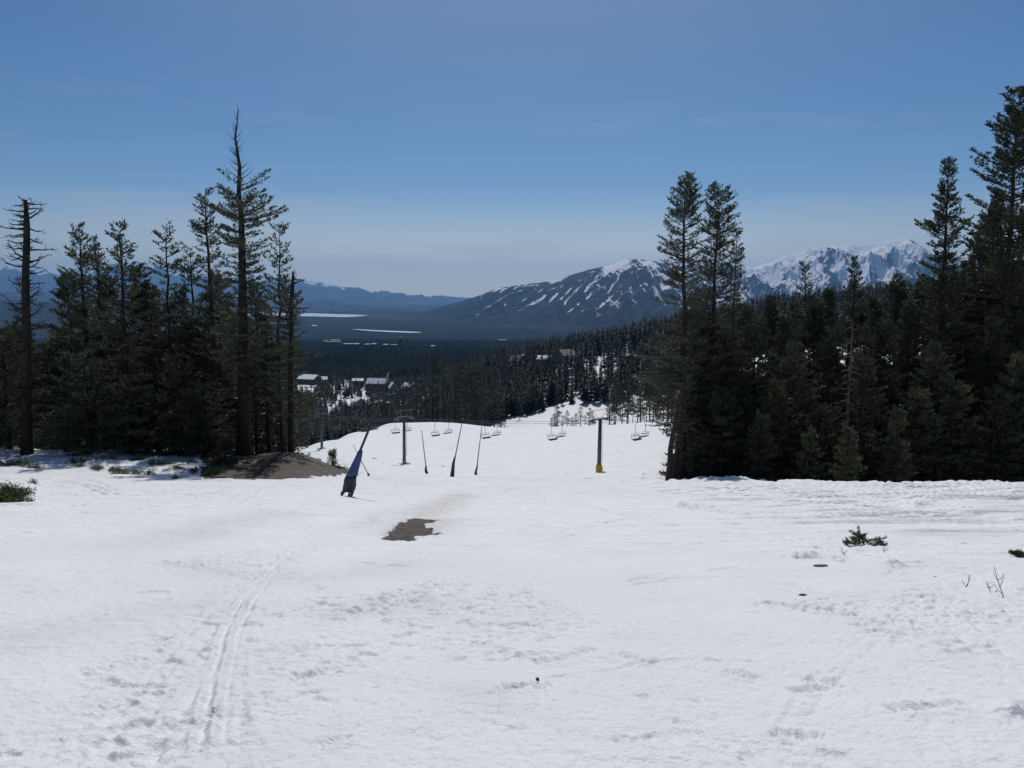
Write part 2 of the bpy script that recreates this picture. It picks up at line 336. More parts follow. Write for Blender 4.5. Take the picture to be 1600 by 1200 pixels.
track([(1170, 940), (1260, 950), (1310, 958)], .08, .05, .4, (0,), .2)
track([(950, 727), (985, 714), (1020, 700), (1050, 690)], .35, .2, .2, (0,), .6)
track([(560, 1199), (640, 1080), (720, 960), (770, 870)], .03, .007, .5, (0, .2))
track([(860, 1199), (845, 1050), (835, 930), (830, 840), (826, 780)], .045, .008, .5, (0, .35))
track([(1130, 1199), (1030, 1060), (960, 950), (905, 860)], .03, .007, .5, (0, .18))
track([(1230, 1199), (1290, 1080), (1390, 990), (1520, 925)], .025, .006, .5, (0, .15))
track([(700, 1100), (860, 1055), (1040, 1030), (1200, 1040)], .03, .014, .5, (0,))
track([(950, 920), (1080, 900), (1210, 905), (1330, 930)], .05, .02, .4, (0,))
track([(120, 900), (260, 880), (400, 850), (520, 812)], .06, .02, .4, (0, .4))
for k in range(44):      # short skids and pole scrapes
    X0 = random.uniform(60, 1560); Y0 = random.uniform(790, 1180); l = random.uniform(25, 90) * (1 + (Y0 - 790) / 500)
    a = random.uniform(-.25, .35) if X0 > 700 else random.uniform(-.6, .1)
    track([(X0, Y0), (X0 + l * .5, Y0 + a * l * .5 + random.uniform(-3, 3)), (X0 + l, Y0 + a * l)], random.uniform(.04, .075), random.uniform(.012, .035), .5, (0,), .05, 20)
# kicked-up lumps
lumps = [(1460, 1008, .12, .055), (1490, 1003, .07, .06), (1505, 1020, .08, .05), (1530, 1010, .09, .05), (1548, 1022, .07, .045), (1475, 1022, .07, .035),
         (1440, 787, .5, .18), (1416, 788, .3, .12), (1395, 885, .22, .12), (1240, 870, .25, .12), (1260, 868, .2, .1), (1300, 872, .22, .09), (1580, 1115, .10, .06), (1600, 1105, .12, .07)]
for k in range(60): lumps.append((random.uniform(20, 1590), random.uniform(860, 1190), random.uniform(.04, .09), random.uniform(-.03, .025)))
for X, Y, w, hgt in lumps:
    c = gpt(X, Y); k = np.nonzero((np.abs(GX - c[0]) < w * 3) & (np.abs(GY - c[1]) < w * 3))
    GZ[k] += hgt * np.exp(-((GX[k] - c[0]) / w) ** 2 - ((GY[k] - c[1]) / (w * .8)) ** 2) * (.7 + .6 * vnoise(GX[k] / .05, GY[k] / .05, 9))

# masks: bare soil, dirty tint, vegetated valley floor
def sdpoly(px, py, poly):
    d = np.full(px.shape, 1e9); ins = np.zeros(px.shape, bool); n = len(poly)
    for i in range(n):
        a = poly[i]; b = poly[(i + 1) % n]; e = b - a; w0 = px - a[0]; w1 = py - a[1]
        t = np.clip((w0 * e[0] + w1 * e[1]) / (e @ e), 0, 1); d = np.minimum(d, (w0 - e[0] * t) ** 2 + (w1 - e[1] * t) ** 2)
        c = ((a[1] > py) != (b[1] > py)) & (px < (b[0] - a[0]) * (py - a[1]) / (b[1] - a[1] + 1e-12) + a[0]); ins ^= c
    return np.sqrt(d) * np.where(ins, 1, -1)
def region(px_poly): return np.array([gpt(*p)[:2] for p in px_poly])
dirt = np.full(g, -1.0)
P1 = region([(597, 842), (612, 828), (626, 820), (640, 812), (664, 810), (684, 813), (668, 820), (662, 823), (680, 828), (684, 836), (655, 841), (650, 847), (628, 848), (612, 846)])
k = np.nonzero((RR < 34) & (RR > 12) & (np.abs(AA) < .4)); c0 = P1.mean(0)
d1 = sdpoly(GX[k], GY[k] , P1); dirt[k] = np.clip(d1 / .30 + (fbm(GX[k] / .22, GY[k] / .7, 101, 3) - .5) * 1.6, -1, 1)
k = np.nonzero((RR > 50) & (RR < 95) & (np.abs(AA) < .5))
P2 = np.array([(-20.8, 52.0), (-17.6, 53.0), (-15.6, 55.0), (-13.2, 60.0), (-12.9, 64.6), (-14.0, 68), (-16, 73), (-21, 77), (-28, 74), (-26, 66), (-23.5, 60)])
dirt[k] = np.maximum(dirt[k], np.clip(sdpoly(GX[k], GY[k], P2) / .8 + (fbm(GX[k] / .8, GY[k] / .8, 103, 4) - .5) * 1.5, -1, 1))
k = np.nonzero((RR > 300) & (RR < 450) & (np.abs(AA) < .3))
def edge(P, w, amp=.9):
    dd = np.full(k[0].shape, 1e9)
    for i in range(len(P) - 1):
        a = np.array(P[i]); b = np.array(P[i + 1]); e = b - a; t = np.clip(((GX[k] - a[0]) * e[0] + (GY[k] - a[1]) * e[1]) / (e @ e), 0, 1)
        dd = np.minimum(dd, np.hypot(GX[k] - a[0] - e[0] * t, GY[k] - a[1] - e[1] * t))
    dirt[k] = np.maximum(dirt[k], np.clip((w - dd) / w + (fbm(GX[k] / 6, GY[k] / 6, 107, 3) - .5) * amp, -1, 1))
edge([(ux(700, 655) * 392, 392), (ux(745, 657) * 386, 386), (ux(775, 664) * 372, 372), (ux(830, 668) * 362, 362)], 7)
edge([(ux(610, 657) * 396, 396), (ux(645, 658) * 392, 392)], 3.5, 1.6)
tint = np.zeros(g)
k = np.nonzero((RR < 60) & (np.abs(AA) < .7))
def blob(X, Y, X2, Y2, w, s):
    a = gpt(X, Y)[:2]; b = gpt(X2, Y2)[:2]; e = b - a; t = np.clip(((GX[k] - a[0]) * e[0] + (GY[k] - a[1]) * e[1]) / (e @ e), 0, 1)
    dd = np.hypot(GX[k] - a[0] - e[0] * t, GY[k] - a[1] - e[1] * t); tint[k] = np.maximum(tint[k], s * np.exp(-(dd / w) ** 2))
blob(640, 830, 665, 800, 1.0, .75); blob(660, 802, 720, 772, 1.2, .8); blob(640, 835, 690, 812, .9, .9); blob(250, 845, 440, 800, 1.0, .5); blob(560, 825, 600, 800, .6, .4)
blob(30, 1000, 330, 930, .6, .30); blob(480, 900, 640, 880, .8, .3); blob(540, 960, 700, 940, .3, .3); blob(300, 880, 400, 900, .5, .3); blob(740, 1085, 780, 1110, .3, .3)
veg = sstep(1150, 1900, RR) * (1 - 0 * RR) 
veg = np.maximum(veg, sstep(430, 700, RR) * sstep(-R(15), -R(22), AA))
GZ -= .05 * sstep(-.1, .7, dirt) * (RR < 34); GZ += .02 * np.exp(-((dirt + .25) / .2) ** 2) * (RR < 34) * (dirt > -.99)
na, nr = g
I = np.arange(na * nr).reshape(na, nr)
ii = np.arange(na); jj = (ii + 1) % na
Fq = np.stack([I[ii][:, :-1], I[jj][:, :-1], I[jj][:, 1:], I[ii][:, 1:]], -1).reshape(-1, 4)[:, ::-1]
V = np.stack([GX, GY, GZ], -1).reshape(-1, 3)
# centre cap
V = np.vstack([V, [[0, 0, 0]]]);
def ground_material():
    m = bpy.data.materials.new('snow_ground'); m.use_nodes = True; t = m.node_tree; b = t.nodes['Principled BSDF']; N = t.nodes.new; Lk = t.links.new
    geo = N('ShaderNodeNewGeometry')
    def attr(n): a = N('ShaderNodeAttribute'); a.attribute_name = n; return a.outputs['Fac']
    def noise(s, det=4, v=None, rough=.55):
        n = N('ShaderNodeTexNoise'); n.inputs['Scale'].default_value = s; n.inputs['Detail'].default_value = det; n.inputs['Roughness'].default_value = rough
        Lk(v or geo.outputs['Position'], n.inputs['Vector']); return n.outputs[0]
    def mp(x, a, b_, c=0, d=1, cl=True):
        n = N('ShaderNodeMapRange'); n.inputs[1].default_value = a; n.inputs[2].default_value = b_; n.inputs[3].default_value = c; n.inputs[4].default_value = d; n.clamp = cl; Lk(x, n.inputs[0]); return n.outputs[0]
    def ma(op, a, b_):
        n = N('ShaderNodeMath'); n.operation = op
        for i, q in enumerate((a, b_)):
            if isinstance(q, (int, float)): n.inputs[i].default_value = q
            else: Lk(q, n.inputs[i])
        return n.outputs[0]
    def mix(f, a, b_):
        n = N('ShaderNodeMix'); n.data_type = 'RGBA'; Lk(f, n.inputs[0])
        for i, q in ((6, a), (7, b_)):
            if isinstance(q, tuple): n.inputs[i].default_value = (*q, 1)
            else: Lk(q, n.inputs[i])
        return n.outputs[2]
    snow = mix(mp(noise(.5, 5), .35, .65), (.80, .815, .825), (.86, .865, .86))
    mpg = N('ShaderNodeMapping'); mpg.inputs['Scale'].default_value = (1.6, 5, 1); Lk(geo.outputs['Position'], mpg.inputs[0])
    tn = attr('tint'); sp = mp(noise(2.2, 6, mpg.outputs[0], .7), .44, .66)
    snow = mix(ma('MULTIPLY', tn, ma('ADD', ma('MULTIPLY', sp, .55), .22)), snow, (.40, .30, .22))
    speck = mp(noise(13, 2), .745, .77); snow = mix(ma('MULTIPLY', speck, ma('ADD', ma('MULTIPLY', tn, .8), .06)), snow, (.09, .06, .045))
    soil = mix(mp(noise(2.5, 6), .35, .65), (.055, .04, .032), (.135, .092, .068))
    soil = mix(mp(noise(9, 4), .55, .7), soil, (.03, .025, .02))
    dm = mp(ma('ADD', attr('dirt'), ma('MULTIPLY', ma('SUBTRACT', noise(3.2, 6, None, .65), .5), 1.1)), .0, .09)
    vg = mix(mp(noise(.0035, 6), .4, .62), (.016, .02, .021), (.034, .037, .036))
    vsn = mp(noise(.011, 5), .60, .70); vg = mix(ma('MULTIPLY', vsn, .0), vg, (.6, .62, .66))
    c = mix(attr('veg'), snow, vg); c = mix(dm, c, soil); Lk(c, b.inputs['Base Color'])
    b.inputs['Roughness'].default_value = .55; nr = attr('near'); Lk(ma('MULTIPLY', ma('SUBTRACT', 1.0, attr('veg')), .22), b.inputs['Specular IOR Level'])
    hgt = ma('ADD', ma('MULTIPLY', noise(9, 6, None, .68), .55), ma('MULTIPLY', noise(34, 4, None, .6), .28))
    hgt = ma('ADD', hgt, ma('MULTIPLY', noise(110, 2), .05)); hgt = ma('MULTIPLY', hgt, nr)
    far = N('ShaderNodeMapping'); far.inputs['Scale'].default_value = (.25, 1.1, 1); Lk(geo.outputs['Position'], far.inputs[0])
    hgt = ma('ADD', hgt, ma('MULTIPLY', ma('MULTIPLY', noise(1.4, 6, far.outputs[0], .65), 6.0), ma('SUBTRACT', 1.0, nr)))
    hgt = ma('ADD', hgt, ma('MULTIPLY', ma('MULTIPLY', noise(16, 5, None, .7), 1.2), dm))
    bp = N('ShaderNodeBump'); bp.inputs['Strength'].default_value = .8; bp.inputs['Distance'].default_value = .06
    Lk(hgt, bp.inputs['Height']); Lk(bp.outputs[0], b.inputs['Normal'])
    return m
M_ground = ground_material()
nv = len(V)
def fl(a): return np.append(a.ravel(), a.ravel()[0])
me = npmesh('snow_ground', V, Fq, [M_ground], smooth=True, attrs={'dirt': fl(dirt), 'tint': fl(tint), 'veg': fl(veg), 'near': fl(np.exp(-(RR / 30) ** 2))})
tag(meshobj('ground', me), kind='structure')

# ------------------------------------------------------------------ mountains
def mountain(name, sky, Xr, d0f, drf, back, nx, nd, relief, gully, base, shader, seed, bulge=1.25, shear=0, flank_shade=0):
    X = np.linspace(*Xr, nx); s = np.array(sky, float)
    Yr = np.interp(X, s[:, 0], s[:, 1]); kk = gk(nx / 500); Yr = np.convolve(np.pad(Yr, len(kk) // 2, mode='edge'), kk, 'valid')
    Yr += (fbm(X / 14, X * 0, seed, 4) - .5) * relief[2]
    u, q = pray(X, Yr); dr = np.array([drf(x) for x in X]); d0 = np.array([d0f(x) for x in X])
    hr = EYE + q * dr
    T = np.concatenate([np.linspace(0, 1, nd), 1 + np.linspace(.03, 1, nd // 6)])
    UU, TT = np.meshgrid(np.arange(nx), T, indexing='ij')
    D = np.where(TT <= 1, d0[:, None] + (dr - d0)[:, None] * TT, dr[:, None] + back * (TT - 1))
    tt = np.clip(TT, 0, 1); rise = tt ** bulge; fall = np.clip(TT - 1, 0, 1)
    Z = base + (hr[:, None] - base) * rise * (1 - fall)
    x = u[:, None] * D; hgt = np.maximum(hr[:, None] - base, 0)
    env = np.clip(tt * 4, 0, 1) * np.clip((1 - TT) * 7, 0, 1) * np.clip(hgt / 300, .1, 1)
    G, snow = gully(x, D, tt, hgt, X[:, None] + 0 * tt)
    Z = Z + env * relief[0] * G + env * relief[1] * ((1 - 2 * np.abs(fbm((x + (1 - tt) * shear) / 700, D / 1300, seed + 5, 7, .52) - .5)) ** 2 - .8)
    gx = np.gradient(Z, axis=0) / np.gradient(x, axis=0); snow = snow - flank_shade * sstep(.1, .7, -gx) + flank_shade * .3 * sstep(.1, .5, gx)  # right flanks darkened, left ones whitened: light and shade put into the snow mask
    Z = np.where(TT <= 0, base - 30, Z)
    V = np.stack([x, D, Z], -1).reshape(-1, 3); n2 = len(T); I = np.arange(nx * n2).reshape(nx, n2)
    Fq = np.stack([I[:-1, :-1], I[1:, :-1], I[1:, 1:], I[:-1, 1:]], -1).reshape(-1, 4)
    me = npmesh(name, V, Fq, [shader], smooth=True, attrs={'snow': snow.ravel(), 'hh': ((Z - base) / 1000).ravel()})
    o = meshobj(name, me); return tag(o, kind='structure')
def mtn_mat(name, dark, dark2, snowc=(.85, .87, .9), ns=.004, speck=.5, soft=.08):
    m = bpy.data.materials.new(name); m.use_nodes = True; t = m.node_tree; b = t.nodes['Principled BSDF']; N = t.nodes.new; L = t.links.new
    g_ = N('ShaderNodeNewGeometry'); a = N('ShaderNodeAttribute'); a.attribute_name = 'snow'
    n = N('ShaderNodeTexNoise'); n.inputs['Scale'].default_value = ns; n.inputs['Detail'].default_value = 8; n.inputs['Roughness'].default_value = .62
    L(g_.outputs['Position'], n.inputs['Vector'])
    s = N('ShaderNodeMath'); s.operation = 'SUBTRACT'; L(n.outputs[0], s.inputs[0]); s.inputs[1].default_value = .5
    s2 = N('ShaderNodeMath'); s2.operation = 'MULTIPLY_ADD'; L(s.outputs[0], s2.inputs[0]); s2.inputs[1].default_value = speck * 2; L(a.outputs['Fac'], s2.inputs[2])
    mr = N('ShaderNodeMapRange'); mr.inputs[1].default_value = .5 - soft; mr.inputs[2].default_value = .5 + soft; L(s2.outputs[0], mr.inputs[0])
    n2 = N('ShaderNodeTexNoise'); n2.inputs['Scale'].default_value = ns * .35; n2.inputs['Detail'].default_value = 7; L(g_.outputs['Position'], n2.inputs['Vector'])
    mr2 = N('ShaderNodeMapRange'); mr2.inputs[1].default_value = .4; mr2.inputs[2].default_value = .62; L(n2.outputs[0], mr2.inputs[0])
    x = N('ShaderNodeMix'); x.data_type = 'RGBA'; x.inputs[6].default_value = (*dark, 1); x.inputs[7].default_value = (*dark2, 1); L(mr2.outputs[0], x.inputs[0])
    y = N('ShaderNodeMix'); y.data_type = 'RGBA'; L(x.outputs[2], y.inputs[6]); y.inputs[7].default_value = (*snowc, 1); L(mr.outputs[0], y.inputs[0])
    L(y.outputs[2], b.inputs['Base Color']); b.inputs['Roughness'].default_value = .9; b.inputs['Specular IOR Level'].default_value = 0
    bp = N('ShaderNodeBump'); bp.inputs['Strength'].default_value = .6; bp.inputs['Distance'].default_value = 14; L(n.outputs[0], bp.inputs['Height']); L(bp.outputs[0], b.inputs['Normal'])
    return m
# long ridge right of centre with diagonal snow gullies
sky1 = [(540, 503), (560, 499), (620, 492), (665, 486), (690, 479), (720, 471), (745, 463), (770, 453), (785, 449), (800, 447), (830, 443), (870, 438), (890, 430), (910, 424), (930, 419), (950, 415), (966, 409), (982, 405.5), (1000, 405), (1016, 407), (1030, 410), (1050, 415), (1080, 425), (1120, 445), (1160, 460), (1200, 475), (1260, 500)]
def gul1(x, d, t, h, X):
    # gullies run down and to the left as seen from the pass
    q = (x + (1 - t) * 1750) / 150; q = q + (fbm(x / 500, d / 900, 211, 3) - .5) * 1.6
    ph = q - np.floor(q); rid = np.abs(ph - .5) * 2      # 0 at gully line
    cell = _hash(np.floor(q), np.floor(q) * 0 + 1, 3)
    G = rid - .5
    gate = fbm(x / 420 + cell * 7, t * 3.6 + cell * 11, 231, 3) + .03 + .12 * np.exp(-((X - 890) / 55) ** 2)
    main = sstep(730, 770, X) * (1 - sstep(950, 1000, X)) * sstep(.3, .42, t)
    w = .15 + .36 * sstep(.42, .66, gate)
    s = np.clip(1 - rid / w, 0, 1) * main * sstep(.38, .46, gate) * 1.2 * np.where(X > 830, 1 - sstep(.86, .95, t), 1)
    top = sstep(925, 955, X) * sstep(.80, .92, t) * (1 - sstep(975, 1000, X)) * .85
    patch = sstep(.53, .66, fbm(x / 150, d / 500, 241, 5, .6)) * sstep(930, 970, X) * sstep(.42, .6, t) * .68
    rim = sstep(.9, .97, t) * sstep(.45, .6, fbm(x / 160, d / 300, 251, 3)) * .6 * sstep(740, 790, X) * (1 - sstep(880, 920, X))
    low = sstep(.60, .7, fbm(x / 120, d / 300, 261, 3)) * sstep(850, 950, X) * sstep(.2, .3, t) * .45
    return G, np.maximum.reduce([s, top, patch, rim, low])
mountain('mountain', sky1, (540, 1260), lambda X: np.interp(X, [540, 700, 900, 1260], [13000, 9800, 7600, 7000]), lambda X: np.interp(X, [540, 700, 985, 1260], [14800, 13300, 12300, 12300]),
         2500, 1100, 420, (55, 110, 1.5), gul1, -455, mtn_mat('ridge_forest_and_snow', (.03, .034, .036), (.065, .06, .055), ns=.015, speck=.75, soft=.14), 200, 1.15, 1750)
# high snowy peaks at the right
sky2 = [(960, 440), (1000, 425), (1030, 410), (1060, 400), (1090, 398), (1110, 405), (1140, 409), (1160, 414), (1175, 419), (1185, 416), (1200, 411), (1225, 400), (1245, 396), (1262, 390), (1285, 386), (1300, 384), (1312, 385), (1325, 382), (1345, 385), (1365, 381), (1385, 378), (1400, 375), (1421, 373), (1432, 380), (1450, 390), (1480, 395), (1520, 402), (1560, 403), (1600, 405), (1700, 410), (1850, 425)]
def gul2(x, d, t, h, X):
    q = (x + (1 - t) * 1500) / 620 + (fbm(x / 900, d / 900, 311, 3) - .5) * 1.6; ph = q - np.floor(q)
    G = np.abs(ph - .5) * 4 - 1
    q2 = (x + (1 - t) * 900) / 140 + (fbm(x / 400, d / 500, 321, 3) - .5) * 1.5; G2 = np.abs(q2 - np.floor(q2) - .5) * 2 - .5
    big = fbm(x / 520 + (1 - t) * 1.6, t * 2.4, 331, 4)
    s = .44 + .5 * sstep(.42, .56, big) + .25 * sstep(.75, .95, t) - .25 * sstep(.5, .2, t) - .22 * (ph > .55) * sstep(.95, .75, t) + .1 * G2
    return G * .6 + G2 * .2, s
mountain('snowy_mountain', sky2, (960, 1850), lambda X: 10500, lambda X: 16500, 3000, 1100, 420, (150, 420, 2.0), gul2, -455, mtn_mat('rock_and_snow', (.05, .052, .058), (.09, .085, .085), ns=.005, snowc=(.9, .91, .93), speck=.6, soft=.06), 300, 1.1, 1300, .55)
def plainmtn(name, sky, Xr, d0, dr, back, seed, snowline, shader, n=500):
    def gl(x, d, t, h, X):
        q = x / 900 + (fbm(x / 1500, d / 1500, seed + 1, 3) - .5) * 3
        return np.abs(q - np.floor(q) - .5) * 2 - .5, (sstep(*snowline, t) * sstep(.35, .6, fbm(x / 500, d / 900, seed + 2, 4)) if snowline else t * 0)
    return mountain(name, sky, Xr, lambda X: d0, lambda X: dr, back, n, 90, (dr / 190, dr / 110, 1.2), gl, -455, shader, seed, 1.2)
plainmtn('distant_range', [(-300, 400), (-60, 404), (0, 411), (30, 413), (60, 417), (90, 424), (130, 420), (170, 414), (200, 408), (230, 411), (260, 416), (300, 422), (350, 430), (400, 432), (440, 435), (480, 439), (497, 439), (515, 443), (540, 449), (553, 451), (563, 451), (580, 456), (605, 455), (625, 459), (650, 462), (680, 462), (725, 465), (790, 470), (860, 480), (930, 490)],
         (-300, 930), 29000, 38000, 5000, 400, (.72, .95), mtn_mat('distant_rock', (.05, .052, .055), (.09, .09, .09), ns=.0012, speck=.5, soft=.15))
plainmtn('distant_hills', [(-300, 462), (0, 456), (60, 455), (130, 458), (250, 464), (400, 470), (470, 472), (505, 469), (520, 471), (530, 473), (560, 476), (580, 479), (620, 482), (660, 484), (700, 486), (760, 491), (820, 497)],
         (-300, 820), 18500, 24000, 3000, 430, None, mtn_mat('hill_forest', (.03, .034, .034), (.055, .055, .05), ns=.002))
plainmtn('valley_hill', [(-400, 462), (0, 468), (60, 470), (120, 474), (200, 480), (300, 488), (380, 495), (450, 503)],
         (-400, 450), 7600, 10500, 2500, 460, None, mtn_mat('hill_forest_near', (.026, .032, .03), (.05, .05, .045), ns=.004), 300)
# lakes
def lake(name, pts, z, m):
    P = [(*(np.array([pray(X, Y)[0], 1]) * (EYE - z) / (-pray(X, Y)[1])), z) for X, Y in pts]
    me = bpy.data.meshes.new(name); me.from_pydata([tuple(map(float, p)) for p in P], [], [tuple(range(len(P)))]); me.materials.append(m)
    tag(meshobj(name, me), kind='structure')
M_ice = mat('lake_ice', (.62, .66, .7), .45, noise=(.002, (.5, .55, .6), .4, .6))
lake('lake', [(380, 492), (430, 493.5), (500, 494.5), (540, 495.5), (558, 494.5), (568, 493.4), (577, 493), (562, 491.9), (520, 490.5), (490, 489.3), (430, 488.7), (380, 488)], -443, M_ice)
lake('lake', [(548, 514.2), (562, 515.6), (580, 517.2), (610, 518.8), (640, 519.8), (661, 519.6), (650, 518.4), (620, 517.2), (600, 516.4), (575, 515.2), (560, 514.2)], -399, M_ice)
lake('lake', [(486, 508.8), (494, 509.3), (496, 508.4), (488, 507.6)], -399, M_ice)

# ------------------------------------------------------------------ tree generators
class Leaf:
    def __init__(s): s.p = []; s.d = []; s.l = []; s.w = []
    def add(s, p, d, l, w): s.p.append(p); s.d.append(d); s.l.append(l); s.w.append(w)
    def quads(s, r_):
        p = np.concatenate(s.p); d = np.concatenate(s.d); l = np.concatenate(s.l)[:, None]; w = np.concatenate(s.w)[:, None]
        d = d / (np.linalg.norm(d, axis=1)[:, None] + 1e-9)
        n = r_.normal(size=d.shape) * 1.2 + np.array([0, 0, .5]); a = np.cross(d, n); a /= np.linalg.norm(a, axis=1)[:, None] + 1e-9
        m = p + d * l * .5
        V = np.stack([p, m + a * w * .5, p + d * l, m - a * w * .5], 1).reshape(-1, 3)
        return V, np.arange(len(V)).reshape(-1, 4)
def tubes(paths, radii, n=4):
    """many thin tubes of the same point count in one go -> V, F"""
    P = np.asarray(paths, float); r = np.asarray(radii, float); k, m, _ = P.shape
    T = np.gradient(P, axis=1); T /= np.linalg.norm(T, axis=2)[..., None] + 1e-9
    ref = np.where(np.abs(T[:, :1, 2:3]) > .9, np.array([1., 0, 0]), np.array([0, 0, 1.]))
    A = np.cross(T, np.broadcast_to(ref, T.shape)); A /= np.linalg.norm(A, axis=2)[..., None] + 1e-9; B = np.cross(T, A)
    th = np.arange(n) * 2 * math.pi / n
    V = P[:, :, None] + r[:, :, None, None] * (A[:, :, None] * np.cos(th)[:, None] + B[:, :, None] * np.sin(th)[:, None])
    idx = np.arange(k * m * n).reshape(k, m, n); nx = np.roll(idx, -1, 2)
    Fq = np.stack([idx[:, :-1], nx[:, :-1], nx[:, 1:], idx[:, 1:]], -1).reshape(-1, 4)
    return V.reshape(-1, 3), Fq
def branch_path(r_, p0, az, L, e0, e1, m=6):
    s = np.linspace(0, 1, m); el = e0 + (e1 - e0) * s + r_.normal(0, .05); a = az + np.cumsum(r_.normal(0, .09, m))
    step = L / (m - 1); D = np.stack([np.cos(a) * np.cos(el), np.sin(a) * np.cos(el), np.sin(el)], 1)
    P = np.vstack([[0, 0, 0], np.cumsum(D[1:] * step, 0)]) + p0; return P, D
def conifer(seed, Ht, rad, rb, zb=.12, p=.8, sp=.5, dens=1., tuft=.25, droop=.25, dead_top=0, lumpy=.4, lean=0, wander=.12, dead_low=.0, onesided=0, flat=0, lod=1.):
    """returns (trunk V,F), (crown leaf V,F), (wood V,F)"""
    r_ = np.random.default_rng(seed); rad *= 1.22; dens *= 1.12
    nz = 14; zz = np.linspace(0, Ht, nz); k = zz / Ht
    ox = np.cumsum(r_.normal(0, wander, nz)) * k + lean * k * Ht * .0 + lean * k ** 1.2; oy = np.cumsum(r_.normal(0, wander, nz)) * k
    ox = ox - ox[0]; oy = oy - oy[0]; ox -= (ox[-1] - lean) * k; oy -= oy[-1] * k
    TP = np.stack([ox, oy, zz], 1); tr = rb * (1 - k) ** .85 + .015; tr[0] *= 1.25
    trunk = tubes([TP], [tr], 9)
    leaf = Leaf(); wp = []; wr = []; dp = []; drr = []
    z = zb * Ht; ztop = Ht * (1 - dead_top)
    lay = r_.uniform(.0, 1, 400)
    while z < Ht - .15:
        t = (z - zb * Ht) / (Ht - zb * Ht)
        env = rad * ((1 - t) ** p * (1 - flat) + flat * np.interp(t, [0, .5, .85, 1], [.8, .75, .7, .25])) * min(1, t / .06 + .45) + .18
        li = lay[int(z / 1.3)]; env *= 1 - lumpy * li
        nb = max(2, int(r_.poisson(3.6 * dens)))
        for b in range(nb):
            az = r_.uniform(0, 2 * math.pi); L = env * r_.uniform(.55, 1.3)
            if onesided: L *= 1 + onesided * math.cos(az)
            L = max(L, .15)
            c = np.array([np.interp(z, zz, TP[:, 0]), np.interp(z, zz, TP[:, 1]), z + r_.uniform(-.2, .2)])
            e0 = -droop + (.45 + droop) * t ** 1.5; e1 = e0 + .35
            if z > ztop or (dead_low and z < (zb + dead_low) * Ht):
                if r_.random() < .6:
                    P, D = branch_path(r_, c, az, L * .7, e0 + .2, e1 + .3); dp.append(P); drr.append(np.linspace(.03 + .006 * L, .006, 6))
                continue
            P, D = branch_path(r_, c, az, L, e0, e1); wp.append(P); wr.append(np.linspace(.02 + .012 * L, .006, 6))
            # side twigs
            nt_ = max(3, int(L / (.13 / lod))); s = r_.uniform(.16, 1, nt_); s[0] = 1
            pi = s * 5; i0 = np.minimum(pi.astype(int), 4); f = (pi - i0)[:, None]; base = P[i0] * (1 - f) + P[i0 + 1] * f; bd = D[i0 + 1]
            side = np.sign(r_.normal(size=nt_)); ang_ = side * r_.uniform(.5, 1.15, nt_); ang_[0] = 0
            ca, sa = np.cos(ang_), np.sin(ang_); td = np.stack([bd[:, 0] * ca - bd[:, 1] * sa, bd[:, 0] * sa + bd[:, 1] * ca, bd[:, 2] + r_.normal(.02, .12, nt_)], 1)
            tl = (.32 * L * (1 - s) + .28) * r_.uniform(.6, 1.2, nt_)
            q = max(2, int(4 * lod)); sq = (np.arange(q) + r_.uniform(0, 1, (nt_, q))) / q
            pp = base[:, None] + td[:, None] * (tl[:, None] * sq)[..., None] + r_.normal(0, .03, (nt_, q, 3))
            dd = td[:, None] + r_.normal(0, .45, (nt_, q, 3)) + np.array([0, 0, .22])
            pp = pp.reshape(-1, 3); n_ = len(pp)
            leaf.add(pp, dd.reshape(-1, 3), tuft * r_.uniform(.7, 1.35, n_), tuft * .42 * r_.uniform(.7, 1.3, n_))
        z += sp * r_.uniform(.7, 1.3) * (1 if t < .8 else .75)
    if not leaf.p: lv = None
    else: lv = leaf.quads(r_)
    wood = tubes(wp, wr, 3) if wp else None
    dead = tubes(dp, drr, 4) if dp else None
    return trunk, lv, wood, dead
def tree_obj(name, parts, bark, leafm, loc, twigm=None, rz=0, merge=False):
    root = empty(name, loc, rz); trunk, lv, wood, dead = parts
    if dead is not None and (lv is not None or merge or len(dead[1]) < 6000):
        trunk = (np.vstack([trunk[0], dead[0]]), np.vstack([trunk[1], dead[1] + len(trunk[0])])); dead = None
    meshobj('trunk', npmesh('trunk', *trunk, [bark], smooth=True), root)
    if lv is not None:
        V1, F1 = lv; n1 = len(F1)
        if wood is not None:
            V2, F2 = wood; V = np.vstack([V1, V2]); Fx = np.vstack([F1, F2 + len(V1)]); mi = np.r_[np.zeros(n1, int), np.ones(len(F2), int)]
        else: V, Fx, mi = V1, F1, np.zeros(n1, int)
        meshobj('crown', npmesh('crown', V, Fx, [leafm, twigm or bark], mi), root)
    if dead is not None: meshobj('dead_branches', npmesh('dead_branches', *dead, [M_dead if leafm is not M_fir else M_barkdk]), root)
    return root
def Htop(Xt, Yt, d, base): return float(zray(Yt, d)) - base
def place_tree(seed, X, Yt, d, rad, rb, label, group=None, leafm=None, bark=None, name='conifer', dz=-.25, extra=None, **kw):
    xt = ux(X, Yt) * d; xb = ux(kw.pop('Xb'), 705) * d if 'Xb' in kw else xt
    b = np.array([xb, d, Hs(xb, d)]); Ht = Htop(X, Yt, d, b[2] + dz); kw.setdefault('lean', xt - xb)
    parts = conifer(seed, Ht, rad, rb, **kw)
    o = tree_obj(name, parts, bark or M_barkdk, leafm or M_fir, (b[0], b[1], b[2] + dz))
    return tag(o, label, 'conifer', group)

